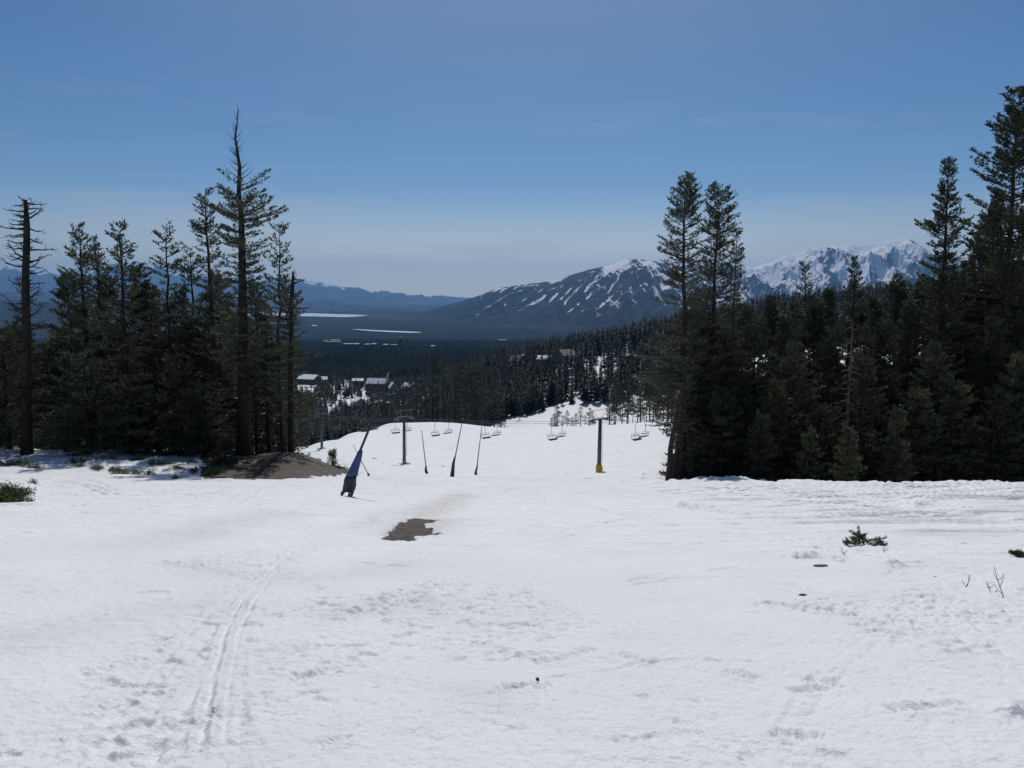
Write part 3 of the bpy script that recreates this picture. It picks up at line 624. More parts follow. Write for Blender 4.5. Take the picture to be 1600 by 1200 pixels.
def snag(seed, Ht, rb, rtop, limbs, lim_len, z0=.15, curl=.6, lean=0):
    r_ = np.random.default_rng(seed); zz = np.linspace(0, Ht, 12); k = zz / Ht
    TP = np.stack([np.cumsum(r_.normal(0, .06, 12)) * k, np.cumsum(r_.normal(0, .06, 12)) * k, zz], 1); TP[:, :2] -= TP[-1, :2] * k[:, None]; TP[:, 0] += lean * k
    tr = rb + (rtop - rb) * k; tr[-1] = rtop * .5; tr[0] *= 1.2
    P1 = []; R1 = []
    for i in range(limbs):
        z = Ht * (z0 + (1 - z0) * (i + r_.random()) / limbs); az = r_.uniform(0, 2 * math.pi); L = lim_len(z / Ht) * r_.uniform(.45, 1.1)
        c = np.array([np.interp(z, zz, TP[:, 0]), np.interp(z, zz, TP[:, 1]), z]); e0 = r_.uniform(-.35, .1)
        P, D = branch_path(r_, c, az, L, e0, e0 + r_.uniform(-.2, 1.5) * curl); P += r_.normal(0, .05, P.shape) * np.linspace(0, 1, 6)[:, None]
        P1.append(P); R1.append(np.linspace(.06 + .016 * L, .015, 6))
        for j in range(int(2 + L * 2.4)):
            s = r_.uniform(.25, 1) * 5; i0 = min(int(s), 4); b = P[i0] + (P[i0 + 1] - P[i0]) * (s - i0)
            Q, _ = branch_path(r_, b, az + r_.uniform(-1.3, 1.3), L * r_.uniform(.12, .38), r_.uniform(-.6, .7), r_.uniform(-.5, 1.2)); P1.append(Q); R1.append(np.linspace(.028, .009, 6))
    return tubes([TP], [tr], 10), None, None, tubes(P1, R1, 4)

# ------------------------------------------------------------------ left grove
M_br = M_barkdk
b = at(41, 66); Ht = Htop(41, 312, 66, b[2]) + .25
o = tree_obj('dead_tree', snag(5, Ht, .46, .22, 130, lambda k: 2.7 - .8 * k, .18, 1.0, lean=(ux(40, 312) - ux(41, 700)) * 66), M_br, M_fir, (b[0], b[1], b[2] - .25)); tag(o, 'thick dead trunk with a broken top and bare crooked branches at the left edge', 'dead tree')
T = place_tree
T(11, 122, 352, 70, 3.1, .34, 'dense dark fir just right of the thick dead trunk at the left', lumpy=.5, p=.72, dens=1.25, zb=.1)
T(12, 146, 368, 75, 2.6, .28, 'slimmer fir rising behind the dense fir beside the thick dead trunk', dens=1.2, p=.8)
T(13, 188, 347, 69, 3.7, .36, 'broad dark conifer with a pointed open top, third live tree from the left', p=.78, dens=1.2, lumpy=.5, zb=.1)
T(14, 262, 352, 72, 2.8, .27, 'thin see-through conifer with an open greyish top between the broad conifer and the tall pair', dens=.7, p=.55, leafm=M_hem, lumpy=.5)
T(15, 297, 390, 76, 2.6, .28, 'low spreading conifer tucked left of the tall sparse grey tree', dens=.9, p=.5)
T(16, 321, 295, 72, 2.7, .32, 'tall sparse grey-green conifer left of the tallest tree of the left grove', dens=1.0, p=.62, leafm=M_hem, lumpy=.4)
T(17, 373, 172, 68, 2.7, .60, 'tallest tree of the left grove, massive trunk and bare forked dead tip', dens=1.35, p=.22, dead_top=.2, zb=.22, lumpy=.62, wander=.13, droop=.2, sp=.42, bark=M_barkdk, Xb=380)
T(18, 436, 355, 76, 2.4, .24, 'thin conifer with a sparse tufted top right of the massive trunk', dens=.8, p=.35, lumpy=.6, wander=.2)
b = at(454, 67); Ht = Htop(458, 424, 67, b[2]) + .25
tr_, _, _, dd_ = snag(31, Ht, .28, .15, 26, lambda k: 2.2 - .6 * k, .55, .5, lean=(ux(458, 424) - ux(454, 700)) * 67)
_, lv_, wd_, _ = conifer(32, Ht * .88, 2.9, .3, lean=.3, zb=.28, p=.35, dens=.9, lumpy=.5)
o = tree_obj('conifer', (tr_, lv_, wd_, dd_), M_barkdk, M_fir, (b[0], b[1], b[2] - .25)); tag(o, 'snapped-off conifer with bare twigs at its broken top, rightmost of the left grove', 'conifer')
T(33, 413, 500, 73, 2.5, .25, 'short dense fir between the massive trunk and the snapped-off conifer', dens=1.4)
T(34, 352, 684, 61, 1.0, .08, 'waist-high young fir in front of the massive trunk', dens=1.8, sp=.18, tuft=.2, zb=.02, name='young_fir')
G1 = 'conifers filling the left grove'
for i, (X, Yt, d) in enumerate([(-28, 480, 70), (2, 520, 68), (20, 505, 76), (68, 540, 80), (90, 520, 84), (105, 430, 82), (165, 430, 80), (215, 420, 78), (236, 450, 84), (280, 455, 82), (340, 430, 78), (350, 480, 86), (395, 440, 84), (240, 520, 73), (300, 500, 74), (185, 520, 90), (60, 590, 92), (330, 560, 92), (430, 540, 84), (130, 560, 66), (210, 590, 66.5), (275, 560, 66), (320, 600, 67)]):
    T(100 + i, X, Yt, d, random.uniform(2.6, 3.6), .24, 'dark conifer in the shaded interior of the left grove', G1, dens=1.45, p=.6, lumpy=.3, zb=.04 + .05 * (i % 3), tuft=.3, sp=.42)
for i, (X, d) in enumerate([(150, 71), (166, 73), (228, 74), (246, 70), (268, 75), (283, 71), (305, 73), (330, 72), (400, 72), (442, 71)]):
    b = at(X, d); o = tree_obj('bare_trunk', snag(140 + i, random.uniform(9, 13), .16, .07, 12, lambda k: 1.1, .2), M_barkdk, M_fir, (b[0], b[1], b[2] - .2), merge=True); tag(o, 'thin bare trunk standing in the dark lower part of the left grove', 'dead tree', 'bare trunks in the left grove')

# ------------------------------------------------------------------ right grove
T(51, 1078, 275, 80, 4.8, .45, 'tall shaggy conifer with a crooked thin tip, leftmost of the right grove', dens=1.7, p=.62, lumpy=.5, wander=.25, leafm=M_hem, zb=.22, onesided=.0, bark=M_bark)
T(52, 1122, 293, 82, 2.9, .40, 'tall conifer with a rounded bushy top just right of the shaggy crooked one', dens=1.6, p=.3, flat=.5, lumpy=.45, zb=.3)
T(53, 1152, 355, 86, 2.5, .26, 'narrow conifer with a small tufted head, third from the left of the right grove', dens=1.4, p=.6, lumpy=.5)
T(54, 1258, 410, 98, 3.6, .35, 'broad-topped conifer standing before the foot of the snowy peaks', dens=1.25, p=.6, lumpy=.5)
T(55, 1336, 404, 92, 3.9, .38, 'pointed full conifer before the middle of the snowy peaks', dens=1.3, p=.75, lumpy=.45)
T(56, 1482, 248, 88, 6.0, .50, 'tall tiered conifer with wide gaps between its limbs, right of the snowy peaks', dens=1.35, p=.62, lumpy=.75, zb=.1, sp=.5, tuft=.32, droop=.15)
T(57, 1594, 140, 90, 10.0, .65, 'tallest conifer at the right edge with long feathery limbs', dens=1.15, p=.66, lumpy=.5, zb=.08, sp=.48, tuft=.36, bark=M_bark)
for i, (X, d, ln, yt) in enumerate([(1046, 71.5, 1.4, 560), (1054, 72.5, 1.5, 585)]):
    b = at(X, d); Hh = Htop(X, yt, d, b[2])
    o = tree_obj('leaning_conifer', conifer(60 + i, Hh, 1.0, .30, zb=.5, lean=ln, dens=.8, lumpy=.5, sp=.5), M_bark, M_fir, (b[0], b[1], b[2] - .3))
    tag(o, ['outer bare-stemmed trunk leaning right at the left edge of the right grove', 'inner leaning trunk close beside the outermost one of the right grove'][i], 'conifer')
b = at(1322, 78); o = tree_obj('dead_tree', snag(66, Htop(1322, 500, 78, b[2]) + .3, .26, .06, 60, lambda k: 2.0 - 1.2 * k, .25, -.5), M_dead, M_hem, (b[0], b[1], b[2] - .3)); tag(o, 'slender pale grey dead tree in front of the dark right grove', 'dead tree')
T(67, 1190, 648, 73, 2.0, .14, 'small pointed young conifer at the crest, left of the other small ones', dens=1.7, zb=.03, sp=.3, name='young_conifer')
T(68, 1270, 672, 72, 1.9, .14, 'small bushy young conifer at the crest just left of the pale dead tree', dens=1.7, zb=.03, sp=.3, name='young_conifer')
T(69, 1405, 640, 74, 2.2, .14, 'small conifer at the crest right of the pale dead tree', dens=1.6, zb=.03, sp=.3, name='young_conifer')
T(70, 1325, 665, 71, 1.4, .1, 'smallest young conifer, at the foot of the pale dead tree', dens=1.7, zb=.03, sp=.3, name='young_conifer')
G2 = 'conifers filling the right grove'
fill = [(1098, 470, 84), (1112, 500, 92), (1100, 600, 80), (1535, 350, 100), (1512, 410, 96), (1560, 300, 104), (1600, 330, 96), (1140, 520, 80), (1168, 480, 92), (1185, 500, 84), (1205, 462, 100), (1225, 500, 90), (1240, 540, 80), (1275, 470, 94), (1295, 455, 104), (1300, 520, 84), (1365, 465, 98), (1385, 500, 84), (1402, 432, 96), (1425, 470, 88), (1440, 440, 100), (1460, 540, 80), (1505, 480, 94), (1530, 430, 98), (1550, 500, 84), (1570, 420, 100), (1615, 430, 92), (1620, 520, 80), (1128, 620, 76), (1160, 640, 78), (1215, 600, 76), (1345, 560, 79), (1435, 610, 77), (1500, 600, 77), (1560, 610, 76), (1590, 560, 79), (1345, 480, 112), (1490, 470, 112), (1240, 475, 114), (1110, 580, 90), (1290, 640, 76), (1475, 430, 106)]
for i, (X, Yt, d) in enumerate(fill):
    T(200 + i, X, Yt, d, random.uniform(3.2, 4.4), .26, 'dark conifer in the solid shaded mass of the right grove', G2, dens=1.5, p=.62, lumpy=.25, zb=.08, tuft=.33, sp=.46)

# young trees below the knoll
T(81, 519, 704, 78, .42, .05, 'small pointed pine on the open snow just beyond the brown knoll', dens=1.9, sp=.1, tuft=.13, zb=.05, lumpy=.3, wander=.01, name='young_pine')
T(82, 496, 719, 82, .3, .04, 'tiny pine peeping over the brown knoll left of the small pointed pine', dens=1.9, sp=.1, tuft=.12, zb=.05, lumpy=.3, wander=.01, name='young_pine')

# ------------------------------------------------------------------ mid-distance conifers (shared meshes)
protos = []
for i in range(7):
    dm = [1.1, .8, 1.2, .9, 1.1, .7, 1.2][i]
    pr = conifer(400 + i, 25, [3.4, 2.6, 3.8, 2.4, 3.0, 3.4, 2.8][i], .3, zb=[.1, .25, .08, .3, .15, .3, .2][i], p=[.7, .5, .8, .6, .7, .35, .75][i], sp=.95, dens=dm, tuft=.75, lumpy=.4, lod=.42)
    t_, l_, w_, d_ = pr
    V, Fx = l_; protos.append((npmesh('trunk', *t_, [M_barkdk]), npmesh('crown', V, Fx, [M_far])))
pd = snag(450, 25, .28, .06, 26, lambda k: 2.6 - 1.9 * k, .2, .2); dead_proto = (npmesh('trunk', np.vstack([pd[0][0], pd[3][0]]), np.vstack([pd[0][1], pd[3][1] + len(pd[0][0])]), [M_dead]), None)
def mid(x, y, h, label, group, pr=None, name='conifer', cat='conifer', wide=1):
    z = Hs(x, y) - .3; root = empty(name, (x, y, z), random.uniform(0, 6.28)); s = h / 25
    root.scale = (s * random.uniform(.8, 1.15) * wide,) * 2 + (s,)
    a, b_ = pr or random.choice(protos)
    meshobj('trunk', a, root); 
    if b_: meshobj('crown', b_, root)
    return tag(root, label, cat, group)
Gc = 'conifers just over the far edge of the ski slope'
for X, Yt in [(604, 600), (612, 612), (624, 605), (640, 590), (652, 575), (664, 560), (676, 552), (684, 570), (694, 562), (711, 575), (720, 560), (727, 590), (736, 585), (746, 575), (757, 570), (765, 590), (772, 575), (783, 600), (632, 618), (660, 600), (700, 600), (716, 605), (742, 612), (752, 600)]:
    d = random.uniform(402, 440); x = ux(X, 640) * d; h = Htop(X, Yt, d, Hs(x, d)); mid(x, d, min(h, 40), 'tall dark conifer rooted just beyond the far edge of the lift slope', Gc)
for X, Yt, d, lb in [(703, 543, 408, 'pale dead conifer standing tallest beyond the far edge of the slope'), (672, 550, 415, 'shorter reddish-grey dead conifer left of the tallest pale one beyond the slope')]:
    x = ux(X, 640) * d; mid(x, d, Htop(X, Yt, d, Hs(x, d)), lb, None, dead_proto, 'dead_tree', 'dead tree')
Gr = 'conifers on the snowy hillside right of centre'
def inrun(x, y):
    u = x / y; X = 800 + u * 1240
    return (785 + max(0, y - 520) * .6 < X < 935 and 430 < y < 600) or (928 < X < 936 and y < 850)
cnt = 0
while cnt < 98:
    y = math.exp(random.uniform(math.log(585), math.log(930))); X = random.uniform(720, 1070); x = ux(X, 600) * y
    if inrun(x, y) or (X < 790 and y < 640): continue
    mid(x, y, random.uniform(17, 29), 'dark conifer on the snowy hillside beyond the lift towers', Gr); cnt += 1
for k in range(40):
    X = random.uniform(948, 1060) if k > 5 else random.uniform(1000, 1060); d = random.uniform(385, 600) if k > 5 else random.uniform(352, 380); mid(ux(X) * d, d, random.uniform(18, 28), 'conifer behind the far right end of the lift slope', 'conifers behind the right end of the slope')
Gv = 'conifers between the ski slope and the village'
for k in range(44):
    X = random.uniform(455, 640); d = random.uniform(430, 850); x = ux(X, 630) * d
    if 548 < X < 574 and d > 500: continue
    mid(x, d, random.uniform(15, 26), 'dark conifer on the drop between the ski slope and the village roofs', Gv)
for k, (X, Yt) in enumerate([(866, 645), (871, 634), (879, 648), (886, 640), (894, 651), (900, 645), (907, 636), (914, 648), (921, 636), (928, 650), (861, 652)]):
    d = 352; x = ux(X, 665) * d; mid(x, d, Htop(X, Yt, d, Hs(x, d)), 'small conifer in the thin row on the slope edge below the snowy clearing', 'row of small conifers on the slope edge', wide=2)
# ------------------------------------------------------------------ forests as masses
def lowtrees(name, pos, hts, leaves, m, seed, rad=.13, kindname='stuff'):
    r_ = np.random.default_rng(seed); n = len(pos); q = leaves
    t = r_.uniform(0, 1, (n, q)) ** 1.15; az = r_.uniform(0, 2 * np.pi, (n, q)); rr_ = (rad * (1 - t) ** .8 + .008) * r_.uniform(.6, 1.25, (n, 1)) 
    hts = hts[:, None]; z = (.1 + .9 * t) * hts; L = rr_ * hts * r_.uniform(.6, 1.2, (n, q))
    p0 = np.stack([0 * t, 0 * t, z + hts * .03], -1) + pos[:, None]
    dx = np.stack([np.cos(az) * L, np.sin(az) * L, -.25 * L - .01 * hts], -1); sd = np.stack([-np.sin(az), np.cos(az), 0 * az], -1) * (L * .55 + .012 * hts)[..., None]
    V = np.stack([p0, p0 + dx * .75 + sd, p0 + dx * 1.1, p0 + dx * .75 - sd], 2)
    top = np.stack([pos + [0, 0, 0], pos + [0, 0, 0], pos + [0, 0, 0], pos + [0, 0, 0]], 1); w = hts * .018
    top[:, 0, 0] -= w[:, 0]; top[:, 1, 0] += w[:, 0]; top[:, 2, 2] += hts[:, 0]; top[:, 3, 2] += hts[:, 0]; top[:, 2, 0] += .002 * hts[:, 0]; top[:, 3, 0] -= .002 * hts[:, 0]
    V = np.concatenate([V.reshape(-1, 3), top.reshape(-1, 3)])
    return meshobj(name, npmesh(name, V, np.arange(len(V)).reshape(-1, 4), [m]))
n = 7500; y = np.exp(rng.uniform(math.log(600), math.log(1150), n)); X = rng.uniform(690, 1700, n); x = (X - 800) / 1255 * y
keep = ~((X > 775) & (X < 935) & (y < 606)) & ~((X > 850) & (X < 1010) & (rng.uniform(0, 1, n) < .62) & (y < 830))
keep &= ~((X > 896) & (X < 905) & (y < 700) & (rng.uniform(0, 1, n) < .5)); x, y = x[keep], y[keep]
o = lowtrees('hillside_forest', np.stack([x, y, H(x, y) - .5], 1), rng.uniform(15, 27, len(x)), 90, M_far, 5, .16)
tag(o, 'dark conifer forest covering the hill right of the valley', 'forest', kind='stuff')
n = 4200; y = np.exp(rng.uniform(math.log(560), math.log(1150), n)); X = rng.uniform(440, 760, n)
patch = fbm(X / 40, y / 120, 77, 3) > .37; y, X = y[patch], X[patch]; x = (X - 800) / 1255 * y
o = lowtrees('village_forest', np.stack([x, y, H(x, y) - .5], 1), rng.uniform(9, 18, len(x)), 70, M_far, 6, .17)
tag(o, 'dark conifers packed around the village houses', 'forest', kind='stuff')
n = 62000; y = np.exp(rng.uniform(math.log(1150), math.log(6200), n)); X = rng.uniform(-60, 1250, n); x = (X - 800) / 1255 * y
cl = fbm(x / 500, y / 800, 88, 3); keep = (y < 4600) | (cl > .42 + .1 * (y - 4600) / 1600); x, y = x[keep], y[keep]
o = lowtrees('valley_forest', np.stack([x, y, H(x, y) - 1], 1), rng.uniform(13, 22, len(x)), 20, M_valley, 7, .22)
tag(o, 'dark evergreen forest spread over the valley floor', 'forest', kind='stuff')
n = 1400; y = rng.uniform(95, 330, n); X = rng.uniform(1075, 1720, n); x = (X - 800) / 1240 * y; keep = (y > 100) ; x, y = x[keep], y[keep]
n = len(x); keep = rng.uniform(0, 1, n) < .3; x, y = x[keep], y[keep]
o = lowtrees('background_forest', np.stack([x, y, H(x, y) - .5], 1), rng.uniform(17, 26, len(x)), 300, M_fir, 8, .12)
tag(o, 'dark trees seen deep behind the right grove', 'forest', kind='stuff')

# ------------------------------------------------------------------ shrubs, sprigs, rock
def shrub_mesh(seed, rx, ry, h, n=1500, l=.07):
    r_ = np.random.default_rng(seed); k = max(10, n // 22); a = r_.uniform(0, 2 * np.pi, k); q = np.sqrt(r_.uniform(0, 1, k))
    c = np.stack([np.cos(a) * q * rx, np.sin(a) * q * ry, h * (1 - q * q * .75) * r_.uniform(.35, 1.05, k)], 1)
    st_ = np.stack([np.linspace(np.array([x * .35, y * .35, -.05]), np.array([x, y, z]), 5) for x, y, z in c]); st_[:, 2] += r_.normal(0, .03, (k, 3))
    V2, F2 = tubes(st_, np.tile(np.linspace(.014, .005, 5), (k, 1)), 3)
    lf = Leaf(); idx = r_.integers(0, k, n); s = r_.uniform(.55, 1.1, n)[:, None]; p = c[idx] * s + r_.normal(0, l * .9, (n, 3)); p[:, 2] = np.maximum(p[:, 2], -.02)
    d = r_.normal(size=(n, 3)) + (c[idx] - [0, 0, 0]) * .6 / max(rx, h) + [0, 0, .6]; lf.add(p, d, l * r_.uniform(.7, 1.3, n), l * .5 * r_.uniform(.7, 1.2, n))
    V1, F1 = lf.quads(r_); return (V2, F2), (V1, F1)
def shrub(seed, loc, rx, ry, h, n, l, label, group=None, name='shrub'):
    (V2, F2), (V1, F1) = shrub_mesh(seed, rx, ry, h, n, l); root = empty(name, loc)
    meshobj('stems', npmesh('stems', V2, F2, [M_bark]), root); meshobj('leaves', npmesh('leaves', V1, F1, [M_shrub]), root)
    return tag(root, label, 'shrub', group)
c = gpt(10, 784); shrub(1, tuple(c + [-.35, .3, -.03]), 1.05, .8, .52, 5200, .075, 'largest green shrub sticking out of the snow at the left edge')
c = gpt(52, 756); shrub(2, tuple(c), .18, .15, .2, 260, .07, 'small round green shrub just right of the largest one')
c = gpt(38, 784); shrub(21, tuple(c), .3, .2, .1, 260, .06, 'low trailing sprig at the foot of the largest shrub')
sp = [(120, 722, 1.4, .4), (140, 718, 1.5, .4), (165, 719, 1.2, .4), (196, 718, 1.3, .35), (213, 717, 1.0, .3), (118, 730, .7, .25), (150, 733, .8, .3), (182, 741, .9, .35), (178, 735, .7, .3), (207, 741, 1.0, .3), (240, 727, 1.1, .45), (258, 726, 1.0, .4), (252, 734, .9, .3), (274, 733, .9, .3), (290, 725, 1.2, .45), (302, 730, 1.1, .4), (318, 734, 1.0, .35), (330, 738, .8, .3), (345, 737, .8, .3), (232, 742, .6, .2), (272, 748, .3, .18), (300, 737, .6, .25), (358, 733, .8, .3), (375, 736, .7, .25), (60, 724, 1.5, .35), (30, 726, 1.6, .35), (5, 727, 1.6, .3), (85, 728, 1.2, .3), (95, 720, 1.3, .3), (45, 732, 1.0, .2), (322, 743, .4, .3), (337, 740, .4, .25), (210, 706, 1.0, .3), (395, 738, .4, .15)]
for i, (X, Y, rx, h) in enumerate(sp):
    if i in (1, 3, 12, 15, 24, 27, 28): continue
    c = gpt(X, Y); rx *= .72; shrub(30 + i, tuple(c + [0, .2, -.06]), rx, rx * .7, h * .85, int(620 * rx + 110), .10, 'low dark green shrub poking through shaded snow in front of the left grove', 'low shrubs in front of the left grove')
for i, (X, Y, rx, h) in enumerate([(532, 735, .9, .35), (524, 738, .7, .25), (540, 737, .5, .2), (512, 736, .6, .2)]):
    d = 66 + i * .5; x = ux(X, Y) * d; shrub(80 + i, (x, d, Hs(x, d)), rx, rx, h, 700, .1, 'green shrub at the right foot of the brown knoll', 'shrubs at the foot of the knoll')
def sprig(X, Y, size, label, seed, n=9):
    c = gpt(X, Y); r_ = np.random.default_rng(seed); root = empty('pine_sprig', tuple(c - [0, 0, .03])); P = []; Rr = []; lf = Leaf()
    for i in range(n):
        az = r_.uniform(-.7, 3.9); el = r_.uniform(.25, 1.25); Q, D = branch_path(r_, np.zeros(3), az if i else .1, size * r_.uniform(.6, 1.0), el, el - r_.uniform(.3, 1.0)); P.append(Q); Rr.append(np.linspace(.012, .005, 6))
        for j in range(5):
            s = r_.uniform(1.8, 5); i0 = min(int(s), 4); b0 = Q[i0] + (Q[i0 + 1] - Q[i0]) * (s - i0); Q2, D2 = branch_path(r_, b0, az + r_.uniform(-1, 1), size * .3, r_.uniform(-.2, .7), .2); P.append(Q2); Rr.append(np.linspace(.007, .004, 6))
            m = 46; s2 = r_.uniform(0, 5, m); k0 = np.minimum(s2.astype(int), 4); pp = Q2[k0] + (Q2[k0 + 1] - Q2[k0]) * (s2 - k0)[:, None]
            lf.add(pp, D2[k0] * .8 + r_.normal(0, .55, (m, 3)), np.full(m, .055), np.full(m, .011))
    meshobj('stems', npmesh('stems', *tubes(P, Rr, 4), [M_bark]), root); V1, F1 = lf.quads(r_); meshobj('needles', npmesh('needles', V1, F1, [M_shrub]), root)
    tag(root, label, 'plant')
sprig(1352, 852, .42, 'small green pine sprig sticking out of the open snow at the right', 3, 12)
sprig(1604, 868, .3, 'green pine sprig cut by the right edge of the picture', 4, 8)
def twig(X, Y, h, lean, label, seed):
    c = gpt(X, Y); r_ = np.random.default_rng(seed); Q, D = branch_path(r_, c - [0, 0, .04], 2.6 + lean, h, 1.1, 1.3); P = [Q]; Rr = [np.linspace(.006, .003, 6)]
    for j in range(4):
        i0 = r_.integers(1, 4); Q2, _ = branch_path(r_, Q[i0], r_.uniform(0, 6.28), h * .45, .4, 1.0); P.append(Q2); Rr.append(np.linspace(.004, .002, 6))
    o = meshobj('twig', npmesh('twig', *tubes(P, Rr, 4), [M_bark])); tag(o, label, 'twig')
twig(1571, 933, .42, 0, 'tallest bare forked twig standing in the snow near the right edge', 1)
twig(1551, 928, .2, .4, 'short bare twig just left of the tallest one near the right edge', 2)
twig(1508, 917, .22, 3.4, 'faint curved twig further left in the snow near the right edge', 3)
twig(1320, 866, .2, 1, 'thin twig in the snow left of the green pine sprig', 5)
twig(1382, 862, .22, -1, 'thin upright twig in the snow right of the green pine sprig', 6)
def lump(name, c, r_, seed, m, label, cat, sc=(1, 1, .6)):
    import bmesh
    bm = bmesh.new(); bmesh.ops.create_icosphere(bm, subdivisions=3, radius=1); rg = np.random.default_rng(seed); o3 = rg.uniform(0, 50, 3)
    for v in bm.verts:
        k = 1 + .45 * (float(fbm(np.array([v.co.x * 1.3 + o3[0]]), np.array([v.co.y * 1.3 + v.co.z * 1.7 + o3[1]]), seed, 3)[0]) - .5) * 2
        v.co = (v.co.x * k * r_ * sc[0], v.co.y * k * r_ * sc[1], v.co.z * k * r_ * sc[2])
    me = bpy.data.meshes.new(name); bm.to_mesh(me); bm.free(); me.materials.append(m); o = meshobj(name, me); o.location = c; tag(o, label, cat)
c = gpt(210, 703); lump('rock', tuple(c + [0, .5, .15]), .85, 3, M_rock, 'grey boulder at the foot of the left grove', 'rock', (1.2, .8, .55))
c = gpt(840, 1061); lump('pine_cone', tuple(c), .015, 4, M_barkdk, 'small dark cone lying alone on the foreground snow', 'pine cone', (1, 1.3, .8))
c = gpt(1283, 884); lump('bark_chip', tuple(c), .12, 5, mat('bark_debris', (.08, .05, .035), .9, noise=(8, (.14, .09, .06), .4, .6)), 'reddish brown flake of bark lying on the snow below the pine sprig', 'debris', (1, .45, .10))
c = gpt(1417, 911); lump('pine_cone', tuple(c), .022, 6, M_barkdk, 'dark cone on the snow left of the twigs near the right edge', 'pine cone')
c = gpt(1461, 902); lump('pine_cone', tuple(c), .024, 7, M_barkdk, 'dark cone beside the faint curved twig near the right edge', 'pine cone')
c = gpt(1254, 930); lump('bark_chip', tuple(c), .035, 8, M_barkdk, 'tiny dark chip on the snow below the reddish flake', 'debris', (1.5, 1, .5))

# ------------------------------------------------------------------ snowmaking lances
def P3(X, Y, d): u, q = pray(X, Y); return np.array([u * d, d, EYE + q * d])
def flat_tube(mb, P, W_, D_, n=12, seed=0):
    r_ = np.random.default_rng(seed); P = np.asarray(P, float); V = []
    for i, p in enumerate(P):
        th = np.arange(n) * 2 * np.pi / n; k = 1 + .09 * np.sin(th * 3 + i * .7 + seed) + r_.normal(0, .03, n)
        V.append(np.stack([p[0] + np.cos(th) * W_[i] * k, p[1] + np.sin(th) * D_[i] * k, np.full(n, p[2])], 1))
    m = len(P); Fs = [(i * n + j, i * n + (j + 1) % n, (i + 1) * n + (j + 1) % n, (i + 1) * n + j) for i in range(m - 1) for j in range(n)] + [tuple(range(n))[::-1], tuple((m - 1) * n + j for j in range(n))]
    mb.add(np.concatenate(V), Fs)
# big near one
D0 = 48.0; org = gpt(548, 776, 30, 60); D0 = org[1]; root = empty('snow_gun', tuple(org)); rel = lambda X, Y, dy=0: P3(X, Y, D0 + dy) - org
mb = MB(); ks = [(562, 706), (583, 655), (592, 630), (600, 608), (605, 592)]; mb.tube([rel(545, 775), *[rel(*k_) for k_ in ks]], [.07, .075, .07, .06, .05, .04], 10); mb.build('lance', M_pole, root, True)
mb = MB(); a, b2 = rel(603.5, 598), rel(606, 584); mb.tube([a, b2], [.07, .05], 8); mb.tube([b2, b2 + [.1, 0, .1]], [.04, .02], 6); mb.build('nozzle', M_steel, root)
mb = MB(); cs = [(563.5, 704, .13), (562, 709, .17), (559, 718, .22), (554, 730, .27), (551, 738, .31), (549.5, 743, .33)]
flat_tube(mb, [rel(X, Y) for X, Y, _ in cs][::-1], [w for *_, w in cs][::-1], [w * .8 for *_, w in cs][::-1], 14, 1); mb.build('blue_pad', M_blue, root, True)
mb = MB(); cs = [(549.5, 742, .31), (548, 750, .36), (547, 757, .37), (546.5, 763, .33), (546, 768, .25)]
flat_tube(mb, [rel(X, Y) for X, Y, _ in cs][::-1], [w for *_, w in cs][::-1], [w * .8 for *_, w in cs][::-1], 14, 2); mb.build('lower_cover', M_navy, root, True)
mb = MB(); mb.tube([rel(541, 760), rel(538, 767), rel(534.5, 771), rel(533, 777.5)], [.2, .12, .09, .08], 8); mb.tube([rel(533, 777), rel(531.5, 777.5, -.1)], [.07, .09], 8); mb.build('foot', M_navy, root, True)
mb = MB(); mb.tube([rel(553, 756), rel(551, 766), rel(549, 774)], [.16, .11, .09], 8); mb.build('foot', M_navy, root, True)
mb = MB(); mb.box(rel(548, 772), (.17, .17, .5)); mb.build('base_post', M_conc, root)
mb = MB(); mb.tube([rel(563, 712, -.2), rel(563, 722, -.25), rel(560, 732, -.3), rel(559, 745, -.3)], .012, 6); mb.build('cord', M_navy, root)
tag(root, 'nearest snowmaking lance, leaning right with a bright blue pad over a dark cover', 'snow gun', 'snow guns along the slope')
def lance(X, Y, Xt, Yt, d, padw, padt, label, seed, tilt=None):
    o = at(X, d, Y); root = empty('snow_gun', tuple(o)); r0 = np.zeros(3); top = P3(Xt, Yt, d) - P3(X, Y, d); padp = top * padt
    mb = MB(); mb.tube([r0 - [0, 0, .2], padp, top * .7, top], [.07, .065, .05, .035], 8); mb.build('lance', M_pole, root, True)
    mb = MB(); mb.tube([top, top * 1.012], [.07, .07], 8); mb.box(top * 1.006, (.22, .1, .08)); mb.build('nozzle', M_steel, root)
    mb = MB(); s = np.linspace(0, 1, 7); w = padw * np.array([1, .92, .8, .72, .62, .5, .34])
    flat_tube(mb, [padp * k * 1.05 + np.array([math.sin(k * 5 + seed) * .05, 0, .02]) for k in s], w, w * .8, 12, seed); mb.build('pad', M_navy, root, True)
    mb = MB(); mb.box((0, 0, .06), (padw * 2.1, padw * 1.6, .12)); mb.build('base_plate', M_black, root)
    tag(root, label, 'snow gun', 'snow guns along the slope')
lance(705, 743, 723, 652, 92, .27, .335, 'tallest middle snowmaking lance leaning right, with a long dark padded base', 1)
lance(667, 741, 659, 673, 105, .24, .20, 'thin snowmaking lance tilting left, left of the tallest middle one', 2)
lance(743.5, 742, 753, 664, 105, .20, .20, 'thin snowmaking lance right of the tallest middle one', 3)
lance(577, 738, 552, 690, 128, .24, .12, 'short lance crossing behind the big blue-padded one, tilting left', 4)

